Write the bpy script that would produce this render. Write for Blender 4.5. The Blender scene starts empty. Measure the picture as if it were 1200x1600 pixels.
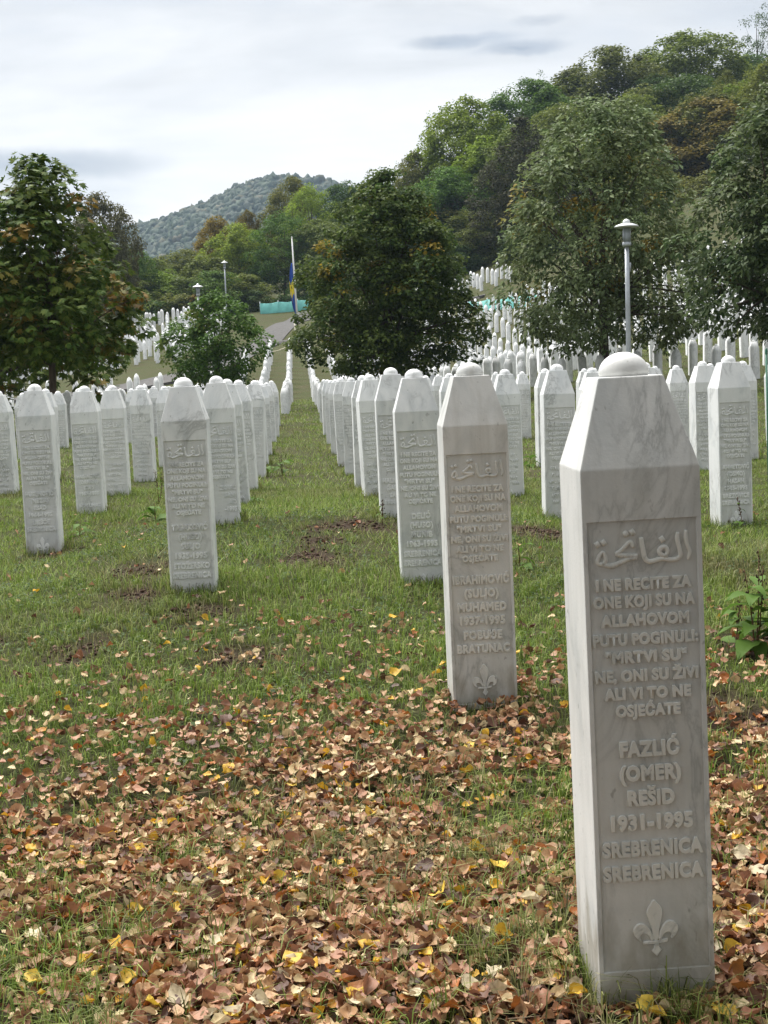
import bpy, bmesh, math, random
import numpy as np
from mathutils import Vector, Matrix

rad = math.radians
SC = bpy.context.scene
COL = SC.collection
rng = np.random.default_rng(7)
random.seed(7)

# ------------------------------------------------------------------ camera
EYE = 1.27
yaw, pit, rol = rad(3.26), rad(5.81), rad(2.35)
Fv = np.array([math.sin(yaw) * math.cos(pit), math.cos(yaw) * math.cos(pit), -math.sin(pit)])
R0 = np.array([math.cos(yaw), -math.sin(yaw), 0.0])
U0 = np.cross(R0, Fv)
Rv = R0 * math.cos(rol) - U0 * math.sin(rol)
Uv = U0 * math.cos(rol) + R0 * math.sin(rol)
cd = bpy.data.cameras.new('camera')
cam = bpy.data.objects.new('camera', cd)
COL.objects.link(cam)
M = Matrix.Identity(4)
for i in range(3):
    M[i][0], M[i][1], M[i][2] = Rv[i], Uv[i], -Fv[i]
M[2][3] = EYE
cam.matrix_world = M
cd.sensor_fit = 'VERTICAL'
cd.sensor_height = 36
cd.sensor_width = 27
cd.lens = 36 * 2200 / 1600
cd.clip_start, cd.clip_end = 0.05, 6000
SC.camera = cam

# ------------------------------------------------------------------ light
SUN_EL, SUN_AZ = rad(58), rad(-25)          # azimuth from +Y (along the aisle) towards +X
SUN_STRENGTH = 3.3
CLOUD = 4.45
SKY_STRENGTH = 0.1
SC.view_settings.view_transform = 'Standard'
SC.view_settings.look = 'None'
SC.view_settings.gamma = 1
SC.view_settings.exposure = 1.27
SC.view_settings.use_curve_mapping = False
SC.cycles.use_denoising = True
SC.cycles.max_bounces = 7
SC.cycles.transparent_max_bounces = 6
SC.cycles.volume_bounces = 0
sd = Vector((math.sin(SUN_AZ) * math.cos(SUN_EL), math.cos(SUN_AZ) * math.cos(SUN_EL), math.sin(SUN_EL)))

world = bpy.data.worlds.new('World')
SC.world = world
world.use_nodes = True
nt = world.node_tree
nt.nodes.clear()


class N:
    """small node helper"""
    def __init__(s, tree): s.t = tree

    def __call__(s, kind, ins=None, **props):
        n = s.t.nodes.new(kind)
        for k, v in props.items(): setattr(n, k, v)
        for k, v in (ins or {}).items():
            sock = n.inputs[k]
            if isinstance(v, bpy.types.NodeSocket): s.t.links.new(v, sock)
            else: sock.default_value = v
        return n

    def ramp(s, fac, stops, interp='LINEAR'):
        n = s.t.nodes.new('ShaderNodeValToRGB')
        n.color_ramp.interpolation = interp
        e = n.color_ramp.elements
        while len(e) < len(stops): e.new(0.5)
        for q, (p, c) in zip(e, stops):
            q.position = p
            q.color = (c if len(c) == 4 else (*c, 1)) if hasattr(c, '__len__') else (c, c, c, 1)
        s.t.links.new(fac, n.inputs[0])
        return n.outputs[0]

    def mix(s, fac, a, b, blend='MIX'):
        n = s.t.nodes.new('ShaderNodeMix')
        n.data_type = 'RGBA'
        n.blend_type = blend
        for i, v in ((0, fac), (6, a), (7, b)):
            if isinstance(v, bpy.types.NodeSocket): s.t.links.new(v, n.inputs[i])
            elif i == 0: n.inputs[0].default_value = v
            else: n.inputs[i].default_value = (*v, 1) if len(v) == 3 else v
        return n.outputs[2]

    def math(s, op, a, b=0.0, c=0.0, clamp=False):
        n = s.t.nodes.new('ShaderNodeMath')
        n.operation = op
        n.use_clamp = clamp
        for i, v in enumerate((a, b, c)):
            if isinstance(v, bpy.types.NodeSocket): s.t.links.new(v, n.inputs[i])
            else: n.inputs[i].default_value = v
        return n.outputs[0]


def make_world():
    n = N(nt)
    tc = n('ShaderNodeTexCoord').outputs['Generated']
    sky = n('ShaderNodeTexSky', sky_type='NISHITA', sun_disc=False, sun_elevation=SUN_EL, sun_rotation=SUN_AZ,
            air_density=1.0, dust_density=2.0, ozone_density=1.0).outputs[0]
    mp = n('ShaderNodeMapping', {'Vector': tc, 'Scale': (1.6, 1.6, 7.0), 'Location': (0.3, 0.7, 0.2)}).outputs[0]
    n1 = n('ShaderNodeTexNoise', {'Vector': mp, 'Scale': 1.7, 'Detail': 6, 'Roughness': 0.52, 'Distortion': 0.4}).outputs[0]
    n2 = n('ShaderNodeTexNoise', {'Vector': mp, 'Scale': 4.5, 'Detail': 5, 'Roughness': 0.55, 'Distortion': 0.6}).outputs[0]
    lum = n.ramp(n1, [(0.34, (0.66, 0.68, 0.71)), (0.45, (0.81, 0.825, 0.845)), (0.53, (0.92, 0.927, 0.935)), (0.62, (1.0, 1.0, 1.0))])
    wisp = n.ramp(n2, [(0.3, 0.9), (0.6, 1.0)])
    cloud = n.mix(1.0, lum, wisp, 'MULTIPLY')
    # a few darker cloud streaks, each at its own place in the sky
    for (px, py, sx, sz, dark) in ((690, 66, 30, 75, 0.85), (815, 73, 24, 75, 0.95), (60, 258, 9, 36, 0.9), (740, 60, 24, 90, .6), (845, 31, 40, 100, .5)):
        d = Fv + Rv * (px - 600) / 2200 + Uv * (800 - py) / 2200
        d = d / np.linalg.norm(d)
        sub = n('ShaderNodeVectorMath', {0: tc, 1: tuple(d)}, operation='SUBTRACT').outputs[0]
        wob = n('ShaderNodeTexNoise', {'Vector': tc, 'Scale': 45.0, 'Detail': 4}).outputs[1]
        wob = n('ShaderNodeVectorMath', {0: wob, 1: (0.5, 0.5, 0.5)}, operation='SUBTRACT').outputs[0]
        wob = n('ShaderNodeVectorMath', {0: wob, 1: (0.014, 0.014, 0.007)}, operation='MULTIPLY').outputs[0]
        sub = n('ShaderNodeVectorMath', {0: sub, 1: wob}, operation='ADD').outputs[0]
        scl = n('ShaderNodeVectorMath', {0: sub, 1: (sx, sx, sz * 2)}, operation='MULTIPLY').outputs[0]
        ln = n('ShaderNodeVectorMath', {0: scl}, operation='LENGTH').outputs[1]
        f = n.ramp(ln, [(0.0, dark), (0.35, dark * .7), (1.0, 0.0)], 'EASE')
        cloud = n.mix(f, cloud, (0.38, 0.43, 0.50))
    # thin cloud lets the sun through: brighter around it
    dt = n('ShaderNodeVectorMath', {0: tc, 1: tuple(sd)}, operation='DOT_PRODUCT').outputs[1]
    glow = n.math('MULTIPLY_ADD', dt, 0.18, 0.90)
    glow = n.math('MULTIPLY', glow, CLOUD)
    comb = n('ShaderNodeCombineXYZ', {0: glow, 1: glow, 2: glow}).outputs[0]
    cloud = n.mix(1.0, cloud, comb, 'MULTIPLY')
    hole = n.ramp(n1, [(0.3, 0.14), (0.42, 0.04), (0.6, 0.02)])
    col = n.mix(hole, cloud, sky)
    bg = n('ShaderNodeBackground', {'Color': col, 'Strength': SKY_STRENGTH}).outputs[0]
    n('ShaderNodeOutputWorld', {'Surface': bg})


make_world()
sl = bpy.data.lights.new('sun', 'SUN')
sl.energy = SUN_STRENGTH
sl.angle = rad(55)
sl.color = (1.0, 0.97, 0.92)
so = bpy.data.objects.new('sun', sl)
COL.objects.link(so)
so.rotation_euler = (-sd).to_track_quat('-Z', 'Y').to_euler()


# ------------------------------------------------------------------ helpers
def ray(px, py):
    return Fv + Rv * (px - 600) / 2200 + Uv * (800 - py) / 2200


def at_y(px, py, Y):
    d = ray(px, py)
    return np.array([0, 0, EYE]) + d * Y / d[1]


def at_z(px, py, Z):
    d = ray(px, py)
    return np.array([0, 0, EYE]) + d * (Z - EYE) / d[2]


def project(P):
    v = np.atleast_2d(P) - np.array([0, 0, EYE])
    z = v @ Fv
    return 600 + 2200 * (v @ Rv) / z, 800 - 2200 * (v @ Uv) / z, z


def np_mesh(name, V, F, mat=None, attr=None, smooth=False, mat_idx=None):
    """V (n,3); F list of index arrays (m,k)"""
    if not isinstance(F, (list, tuple)): F = [F]
    F = [np.asarray(f, np.int32) for f in F if len(f)]
    me = bpy.data.meshes.new(name)
    me.vertices.add(len(V))
    me.vertices.foreach_set('co', np.asarray(V, np.float32).ravel())
    loops = np.concatenate([f.ravel() for f in F])
    tot = np.concatenate([np.full(len(f), f.shape[1], np.int32) for f in F])
    start = np.concatenate([[0], np.cumsum(tot)[:-1]]).astype(np.int32)
    me.loops.add(len(loops))
    me.loops.foreach_set('vertex_index', loops)
    me.polygons.add(len(tot))
    me.polygons.foreach_set('loop_start', start)
    me.polygons.foreach_set('loop_total', tot)
    if smooth: me.polygons.foreach_set('use_smooth', np.ones(len(tot), bool))
    if mat_idx is not None: me.polygons.foreach_set('material_index', np.asarray(mat_idx, np.int32))
    for k, a in (attr or {}).items():
        at = me.attributes.new(k, 'FLOAT', 'POINT')
        at.data.foreach_set('value', np.asarray(a, np.float32))
    for m in (mat if isinstance(mat, (list, tuple)) else [mat]):
        if m: me.materials.append(m)
    me.update(calc_edges=True)
    me.validate()
    return me


def link(name, me, parent=None, loc=None, rot=None, scale=None):
    o = bpy.data.objects.new(name, me)
    COL.objects.link(o)
    if parent: o.parent = parent
    if loc is not None: o.location = loc
    if rot is not None: o.rotation_euler = rot
    if scale is not None: o.scale = scale
    return o


def tag(o, label=None, cat=None, group=None, kind=None):
    if label: o['label'] = label
    if cat: o['category'] = cat
    if group: o['group'] = group
    if kind: o['kind'] = kind
    return o


def thing(name, label, cat, loc=(0, 0, 0), rot=None, group=None):
    return tag(link(name, None, None, loc, rot), label, cat, group)


def copy_tree(o, parent=None):
    c = o.copy()
    COL.objects.link(c)
    c.parent = parent
    for ch in list(o.children): copy_tree(ch, c)
    return c


def vnoise(x, y, scale, seed=0):
    """smooth value noise in 0..1"""
    x = np.asarray(x, float) / scale + 1000.0
    y = np.asarray(y, float) / scale + 1000.0
    xi, yi = np.floor(x).astype(np.int64), np.floor(y).astype(np.int64)
    fx, fy = x - xi, y - yi
    fx, fy = fx * fx * (3 - 2 * fx), fy * fy * (3 - 2 * fy)

    def h(a, b):
        v = (a * 374761393 + b * 668265263 + seed * 974634777) & 0xFFFFFFFF
        v = ((v ^ (v >> 13)) * 1274126177) & 0xFFFFFFFF
        return ((v ^ (v >> 16)) & 0xFFFF) / 65535.0
    return (h(xi, yi) * (1 - fx) + h(xi + 1, yi) * fx) * (1 - fy) + (h(xi, yi + 1) * (1 - fx) + h(xi + 1, yi + 1) * fx) * fy


def tube_np(pts, radii, seg=8, cap=True):
    pts = np.asarray(pts, float)
    n = len(pts)
    T = np.gradient(pts, axis=0)
    T /= np.linalg.norm(T, axis=1)[:, None] + 1e-12
    ref = np.array([1.0, 0.13, 0.07]) if abs(T[0][0]) < 0.8 else np.array([0, 1.0, 0.1])
    A = np.cross(T, ref)
    A /= np.linalg.norm(A, axis=1)[:, None]
    B = np.cross(T, A)
    ang = np.linspace(0, 2 * np.pi, seg, endpoint=False)
    r = np.asarray(radii, float).reshape(-1, 1, 1) * np.ones((n, 1, 1))
    V = pts[:, None, :] + r * (np.cos(ang)[None, :, None] * A[:, None, :] + np.sin(ang)[None, :, None] * B[:, None, :])
    V = V.reshape(-1, 3)
    i = np.arange(n - 1)[:, None] * seg
    j = np.arange(seg)[None, :]
    q = np.stack([i + j, i + (j + 1) % seg, i + seg + (j + 1) % seg, i + seg + j], -1).reshape(-1, 4)
    T3 = np.zeros((0, 3), int)
    if cap:
        V = np.vstack([V, pts[:1], pts[-1:]])
        k = np.arange(seg)
        T3 = np.vstack([np.stack([(k + 1) % seg, k, np.full(seg, n * seg)], -1),
                        np.stack([(n - 1) * seg + k, (n - 1) * seg + (k + 1) % seg, np.full(seg, n * seg + 1)], -1)])
    return V, q, T3


def lathe_np(prof, seg=24):
    """prof list of (r,z) from bottom to top"""
    prof = np.asarray(prof, float)
    n = len(prof)
    a = np.linspace(0, 2 * np.pi, seg, endpoint=False)
    V = np.stack([prof[:, :1] * np.cos(a), prof[:, :1] * np.sin(a), prof[:, 1:] * np.ones(seg)], -1).reshape(-1, 3)
    i = np.arange(n - 1)[:, None] * seg
    j = np.arange(seg)[None, :]
    q = np.stack([i + j, i + (j + 1) % seg, i + seg + (j + 1) % seg, i + seg + j], -1).reshape(-1, 4)
    return V, q


class MB:
    """collects numpy pieces into one mesh"""
    def __init__(s): s.V, s.Q, s.T, s.n = [], [], [], 0

    def add(s, V, Q=None, T=None):
        s.V.append(np.asarray(V, float))
        if Q is not None and len(Q): s.Q.append(np.asarray(Q) + s.n)
        if T is not None and len(T): s.T.append(np.asarray(T) + s.n)
        s.n += len(V)

    def box(s, x0, x1, y0, y1, z0, z1):
        V = np.array([(x, y, z) for z in (z0, z1) for y in (y0, y1) for x in (x0, x1)], float)
        s.add(V, [(0, 2, 3, 1), (4, 5, 7, 6), (0, 1, 5, 4), (2, 6, 7, 3), (0, 4, 6, 2), (1, 3, 7, 5)])

    def mesh(s, name, mat, smooth=False):
        F = []
        if s.Q: F.append(np.vstack(s.Q))
        if s.T: F.append(np.vstack(s.T))
        return np_mesh(name, np.vstack(s.V), F, mat, smooth=smooth)


def material(name):
    m = bpy.data.materials.new(name)
    m.use_nodes = True
    m.node_tree.nodes.clear()
    return m, N(m.node_tree)


def finish(n, col, rough=0.6, bump=None, spec=0.5, metal=0.0, trans=None):
    ins = {'Base Color': col if isinstance(col, bpy.types.NodeSocket) else (*col, 1), 'Roughness': rough,
           'Metallic': metal, 'Specular IOR Level': spec}
    if bump is not None: ins['Normal'] = bump
    p = n('ShaderNodeBsdfPrincipled', ins)
    out = p.outputs[0]
    if trans is not None:
        tr = n('ShaderNodeBsdfTranslucent', {'Color': col if isinstance(col, bpy.types.NodeSocket) else (*col, 1)})
        out = n('ShaderNodeMixShader', {0: trans, 1: out, 2: tr.outputs[0]}).outputs[0]
    n('ShaderNodeOutputMaterial', {'Surface': out})


# ------------------------------------------------------------------ materials
def mat_marble(name, base=(0.845, 0.855, 0.86), grime=0.18, warm=0.0, letter=False):
    m, n = material(name)
    oc = n('ShaderNodeTexCoord').outputs['Object']
    rnd = n('ShaderNodeObjectInfo').outputs['Random']
    off = n('ShaderNodeCombineXYZ', {0: n.math('MULTIPLY', rnd, 37.0), 1: n.math('MULTIPLY', rnd, 91.0), 2: n.math('MULTIPLY', rnd, 13.0)}).outputs[0]
    v = n('ShaderNodeVectorMath', {0: oc, 1: off}, operation='ADD').outputs[0]
    # veins: thin dark lines along the zero crossings of a distorted noise
    skew = n('ShaderNodeMapping', {'Vector': v, 'Rotation': (0.3, 0.7, 0.2), 'Scale': (1.0, 1.0, 0.55)}).outputs[0]
    a = n('ShaderNodeTexNoise', {'Vector': skew, 'Scale': 4.2, 'Detail': 7, 'Roughness': 0.62, 'Distortion': 1.1}).outputs[0]
    vein = n.math('ABSOLUTE', n.math('SUBTRACT', a, 0.5))
    vein = n.ramp(vein, [(0.0, 1.0), (0.016, 0.45), (0.05, 0.0)])
    gate = n.ramp(n('ShaderNodeTexNoise', {'Vector': v, 'Scale': 3.0, 'Detail': 2}).outputs[0], [(0.45, 0.0), (0.62, 1.0)])
    vein = n.math('MULTIPLY', vein, gate)
    cl = n('ShaderNodeTexNoise', {'Vector': skew, 'Scale': 6.5, 'Detail': 5, 'Roughness': 0.6, 'Distortion': 0.7}).outputs[0]
    cl = n.ramp(cl, [(0.34, (0.80, 0.82, 0.83)), (0.5, (0.95, 0.955, 0.955)), (0.64, (1.0, 1.0, 1.0))])
    col = n.mix(1.0, (*base, 1), cl, 'MULTIPLY')
    col = n.mix(n.math('MULTIPLY', vein, 0.6), col, (0.27, 0.28, 0.28))
    # dark flecks
    fl = n('ShaderNodeTexNoise', {'Vector': n('ShaderNodeMapping', {'Vector': v, 'Scale': (60, 60, 34), 'Rotation': (0.2, 0.5, 0.4)}).outputs[0], 'Scale': 1.0, 'Detail': 2}).outputs[0]
    col = n.mix(n.ramp(fl, [(0.69, 0.0), (0.76, 0.55)]), col, (0.2, 0.2, 0.19))
    # rain streaks and lichen grime
    st = n('ShaderNodeTexNoise', {'Vector': n('ShaderNodeMapping', {'Vector': v, 'Scale': (26, 26, 1.3)}).outputs[0], 'Scale': 1.0, 'Detail': 4}).outputs[0]
    st = n.ramp(st, [(0.46, 0.0), (0.72, 1.0)])
    gr = n('ShaderNodeTexNoise', {'Vector': v, 'Scale': 2.1, 'Detail': 4}).outputs[0]
    gr = n.ramp(gr, [(0.38, 0.25), (0.62, 1.0)])
    g = n.math('MULTIPLY', n.math('MULTIPLY_ADD', st, 0.6, 0.25), gr)
    col = n.mix(n.math('MULTIPLY', g, grime), col, (0.34, 0.325, 0.28))
    # soil splashed up from the ground
    zz = n('ShaderNodeSeparateXYZ', {0: oc}).outputs[2]
    sp = n('ShaderNodeTexNoise', {'Vector': n('ShaderNodeMapping', {'Vector': v, 'Scale': (22, 22, 9)}).outputs[0], 'Scale': 1.0, 'Detail': 5}).outputs[0]
    sp = n.math('SUBTRACT', n.math('MULTIPLY_ADD', sp, 0.42, -0.06), zz)
    sp = n.ramp(sp, [(0.0, 0.0), (0.12, 0.55)])
    if not letter: col = n.mix(sp, col, (0.22, 0.19, 0.13))
    if warm: col = n.mix(warm, col, (0.42, 0.39, 0.33))
    fine = n('ShaderNodeTexNoise', {'Vector': v, 'Scale': 160, 'Detail': 3}).outputs[0]
    bump = n('ShaderNodeBump', {'Height': fine, 'Strength': 0.12, 'Distance': 0.004}).outputs[0]
    finish(n, col, 0.52, bump, 0.35)
    return m


MARBLE = mat_marble('white marble')
MARBLE_PANEL = mat_marble('shade-toned marble', (0.70, 0.705, 0.70), 0.26)  # recess a little grimier, and darkened in colour for relief shade behind the letters
MARBLE_SHADED = mat_marble('greyed marble', (0.755, 0.757, 0.745), 0.52, 0.0)  # base greyed for tree shade on the two front stones; grime also stronger
MARBLE_SHADED_PANEL = mat_marble('greyed marble panel', (0.64, 0.64, 0.625), 0.5, 0.0)  # tree shade in the base, darker again for relief shade in the recess
MARBLE_LETTER = mat_marble('marble lettering', (0.84, 0.845, 0.84), 0.08, letter=True)
MARBLE_SHADED_LETTER = mat_marble('greyed marble lettering', (0.75, 0.74, 0.70), 0.3, 0.02, letter=True)


def mat_leaf(name, c0, c1, c2, autumn=None, trans=0.3, rough=0.62, use_obj=False, spec=0.14):
    """leaf colour varies from leaf to leaf; 'tint' mixes the autumn colour into whole clumps"""
    m, n = material(name)
    geo = n('ShaderNodeNewGeometry')
    r = geo.outputs['Random Per Island']
    col = n.ramp(r, [(0.0, c0), (0.5, c1), (1.0, c2)])
    if use_obj:
        col = n.mix(1.0, col, n('ShaderNodeObjectInfo').outputs['Color'], 'MULTIPLY')
    if autumn:
        t = n('ShaderNodeAttribute', attribute_name='tint').outputs['Fac']
        col = n.mix(t, col, autumn)
    finish(n, col, rough, None, spec, 0.0, trans)
    return m


def mat_bark(name, c=(0.09, 0.07, 0.055)):
    m, n = material(name)
    oc = n('ShaderNodeTexCoord').outputs['Object']
    a = n('ShaderNodeTexNoise', {'Vector': n('ShaderNodeMapping', {'Vector': oc, 'Scale': (9, 9, 2)}).outputs[0], 'Scale': 2.0, 'Detail': 6}).outputs[0]
    col = n.ramp(a, [(0.3, tuple(x * 0.5 for x in c)), (0.7, tuple(x * 1.5 for x in c))])
    finish(n, col, 0.9, n('ShaderNodeBump', {'Height': a, 'Strength': 0.7, 'Distance': 0.04}).outputs[0], 0.2)
    return m


def mat_plain(name, c, rough=0.5, metal=0.0, var=0.12, scale=6.0, spec=0.4):
    m, n = material(name)
    oc = n('ShaderNodeTexCoord').outputs['Object']
    a = n('ShaderNodeTexNoise', {'Vector': oc, 'Scale': scale, 'Detail': 5}).outputs[0]
    col = n.ramp(a, [(0.3, tuple(x * (1 - var) for x in c)), (0.7, tuple(min(1, x * (1 + var)) for x in c))])
    finish(n, col, rough, None, spec, metal)
    return m


BARK = mat_bark('bark')

# ------------------------------------------------------------------ terrain
CTRL = np.array([
    # near, measured at the feet of the stones
    (0.6, 2.7, -0.03), (-1.5, 2.0, -0.02), (2.0, 2.5, 0.03), (0.6, 5.03, 0.02), (-1.5, 5, 0.02), (2.4, 5, 0.06), (0.6, 7.5, 0.11), (0.52, 9.8, 0.24),
    (0.56, 12.1, 0.18), (0.54, 14.5, 0.05), (0.5, 17.3, -0.02), (0.5, 20.1, -0.09), (0.48, 22.9, -0.08), (0.45, 25.7, -0.04), (0.42, 28.5, -0.01),
    (0.35, 32.5, 0.10), (-0.6, 7.4, 0.125), (-0.6, 9.9, 0.22), (-0.5, 12.3, 0.13), (-0.5, 14.7, 0.07), (-0.5, 17.3, 0.01), (-0.5, 20.1, 0.0),
    (-0.45, 25, 0.06), (-0.4, 32, 0.15), (-1.85, 10.2, 0.05), (-1.83, 12.3, 0.12), (-1.8, 16.6, 0.07), (3.1, 9.9, 0.05), (1.95, 10.5, 0.06),
    (1.9, 12.8, 0.06), (-4, 8, 0.05), (-6, 15, 0.05), (-5.1, 30, 0.02), (-12, 30, -0.1), (5, 15, 0.1), (8, 20, 0.15), (8, 32, 0.3), (14, 30, 0.5),
    (0, -8, -0.05), (-10, 0, 0), (10, 2, 0.2), (30, 20, 1.5), (-30, 20, -0.2),
    # middle and slope
    (-20, 40, 0.0), (-5, 40, 0.05), (0, 40, 0.1), (10, 40, 0.35), (14, 38, .45), (14, 45, 1.15), (14, 51, 1.7), (20, 40, 1.3), (32, 42, 3.0),
    (-20, 60, 0.3), (-8, 60, 0.25), (0, 60, 0.1), (10, 60, 0.6), (17, 60, 2.2), (30, 60, 5),
    (-20, 75, 1.0), (-6, 72, 1.3), (0, 75, 1.3), (9.8, 75, 1.3), (20, 75, 3.6),
    (-20, 88, 1.7), (-10, 88, 2.2), (0, 85, 2.15), (11, 85, 3.0), (20, 85, 5.0), (35, 85, 9),
    (-9.5, 96, 3.1), (0, 95, 2.8), (13, 95, 4.75), (25, 95, 8.0), (0, 103, 3.33), (14, 108, 6.8), (-3, 112, 4.5), (0, 125, 5.7), (-10, 125, 6.1), (15, 122, 8.6),
    (-10, 130, 6.5), (-15, 130, 5.7), (-30, 130, 4.5), (10, 135, 8.5), (21, 150, 15), (36, 160, 23), (50, 170, 27), (62, 180, 30), (45, 120, 17), (60, 90, 20),
    (3, 170, 12), (-15, 160, 8), (-35, 170, 6), (-60, 150, 3), (70, 30, 9), (-70, 40, -1), (-60, 90, 1),
    (0, 260, 16), (-60, 260, 8), (60, 260, 42), (120, 200, 50), (120, 80, 35), (-150, 200, 4), (-200, 450, 10), (0, 450, 12), (220, 450, 60), (220, 100, 50),
    (0, 700, 10), (-300, 700, 10), (300, 700, 40), (-300, 100, 0), (-200, -60, 0), (200, -60, 12), (0, -60, -0.3), (330, 0, 40)], float)
C_MQ = 2.0


def _kern(d2): return np.sqrt(d2 + C_MQ ** 2)


_d2 = ((CTRL[:, None, :2] - CTRL[None, :, :2]) ** 2).sum(-1)
_w = np.linalg.solve(_kern(_d2) + 0.0 * np.eye(len(CTRL)), CTRL[:, 2])


def ground(x, y):
    x, y = np.broadcast_arrays(np.asarray(x, float), np.asarray(y, float))
    s = x.shape
    x, y = x.ravel(), y.ravel()
    out = np.empty(len(x))
    for a in range(0, len(x), 40000):
        d2 = (x[a:a + 40000, None] - CTRL[None, :, 0]) ** 2 + (y[a:a + 40000, None] - CTRL[None, :, 1]) ** 2
        out[a:a + 40000] = _kern(d2) @ _w
    near = np.clip((60 - y) / 40, 0, 1)
    out += (vnoise(x, y, 0.9, 3) - 0.5) * 0.035 * near + (vnoise(x, y, 0.25, 4) - 0.5) * 0.012 * near
    return out.reshape(s) if s else float(out[0])


# bare earth: (x, y, radius)
SOIL = [(-0.95, 8.1, 0.34), (0.05, 8.2, 0.27), (-0.9, 7.4, .2), (0.27, 9.3, 0.3), (0.1, 8.8, .2), (1.55, 9.3, 0.38), (-2.0, 7.0, 0.4), (-1.6, 6.6, .25), (-1.85, 5.6, 0.3), (-1.0, 6.3, 0.22), (0.42, 2.5, 0.3),
        (0.62, 4.75, 0.2), (-2.4, 9.6, 0.3), (1.5, 4.6, 0.3), (-0.55, 6.9, .2), (-1.75, 9.9, .3), (-.3, 6.0, .2), (1.9, 5.6, .25)]


def soil(x, y):
    x, y = np.asarray(x, float), np.asarray(y, float)
    s = np.zeros(np.broadcast(x, y).shape)
    wob = (vnoise(x, y, 0.16, 9) - 0.5) * 0.9 + (vnoise(x, y, 0.05, 10) - 0.5) * 0.5
    for (a, b, r) in SOIL:
        d = np.hypot(x - a, (y - b) * 0.8) / r + wob
        s = np.maximum(s, np.clip(1.5 - d * 1.3, 0, 1))
    return s


def leaf_cover(x, y):
    """how thickly dead leaves lie"""
    base = np.interp(y, [0, 2.6, 3.4, 4.0, 4.6, 5.3, 6.2, 7.5, 12, 20], [1.5, 1.35, .98, .54, .21, .07, .03, .016, .005, 0])
    base = base * np.interp(x, [-3, -1.2, 0, 3], [.62, .8, 1.05, 1.1])
    p = vnoise(x, y, 0.5, 21) * .6 + vnoise(x, y, 0.17, 22) * .4
    return base * np.clip(0.2 + 2.1 * (p - .22), 0.08, 1.4)


def make_ground():
    def axis(parts):
        return np.unique(np.concatenate([np.arange(a, b, s) for a, b, s in parts]).round(4))
    xs = axis([(-340, -60, 14), (-60, -16, 2), (-16, -4, .4), (-4, 5, .07), (5, 24, .45), (24, 80, 2), (80, 361, 14)])
    ys = axis([(-70, -4, 3), (-4, 1.5, .3), (1.5, 12, .07), (12, 34, .25), (34, 140, 1.0), (140, 260, 4), (260, 721, 15)])
    X, Y = np.meshgrid(xs, ys)
    Z = ground(X, Y)
    V = np.stack([X, Y, Z], -1).reshape(-1, 3)
    nx, ny = len(xs), len(ys)
    i = (np.arange(ny - 1)[:, None] * nx + np.arange(nx - 1)[None, :]).ravel()
    Q = np.stack([i, i + 1, i + nx + 1, i + nx], -1)
    s = soil(X, Y).ravel()
    lc = np.where(Y < 9, leaf_cover(X, Y), 0).ravel()
    m, n = material('grassy ground')
    pos = n('ShaderNodeNewGeometry').outputs['Position']
    sa = n('ShaderNodeAttribute', attribute_name='soil').outputs['Fac']
    la = n('ShaderNodeAttribute', attribute_name='litter').outputs['Fac']
    b = n('ShaderNodeTexNoise', {'Vector': pos, 'Scale': 0.9, 'Detail': 6, 'Roughness': 0.65}).outputs[0]
    f = n('ShaderNodeTexNoise', {'Vector': pos, 'Scale': 38.0, 'Detail': 6, 'Roughness': 0.75}).outputs[0]
    md = n('ShaderNodeTexNoise', {'Vector': pos, 'Scale': 7.0, 'Detail': 6, 'Roughness': 0.7}).outputs[0]
    g1 = n.ramp(f, [(0.3, (0.026, 0.036, 0.010)), (0.48, (0.044, 0.057, 0.016)), (0.62, (0.070, 0.080, 0.026)), (0.75, (0.11, 0.105, 0.05))])
    g2 = n.ramp(f, [(0.3, (0.035, 0.028, 0.016)), (0.5, (0.066, 0.055, 0.028)), (0.7, (0.11, 0.092, 0.053))])
    t = n.ramp(n.math('MULTIPLY_ADD', md, 0.5, n.math('MULTIPLY', b, 0.5)), [(0.43, 0.0), (0.6, 0.85)])
    col = n.mix(t, g1, g2)
    earth = n.ramp(f, [(0.3, (0.018, 0.012, 0.009)), (0.55, (0.060, 0.038, 0.028)), (0.75, (0.13, 0.09, 0.07))])
    col = n.mix(n.math('MAXIMUM', sa, n.math('MULTIPLY', la, 0.75, clamp=True), clamp=True), col, earth)
    bump = n('ShaderNodeBump', {'Height': f, 'Strength': 0.9, 'Distance': 0.03}).outputs[0]
    finish(n, col, 0.95, bump, 0.1)
    me = np_mesh('ground', V, [Q], m, {'soil': s, 'litter': lc}, smooth=True)
    tag(link('ground', me), kind='structure')


make_ground()


def on_ground(x, y, dz=0.0): return (float(x), float(y), float(ground(x, y)) + dz)


# ------------------------------------------------------------------ paths
ASPHALT = mat_plain('old asphalt', (0.085, 0.082, 0.08), 0.9, 0, 0.3, 5.0, 0.2)
CONCRETE = mat_plain('pale concrete', (0.36, 0.35, 0.32), 0.85, 0, 0.2, 4.0, 0.2)


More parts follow.
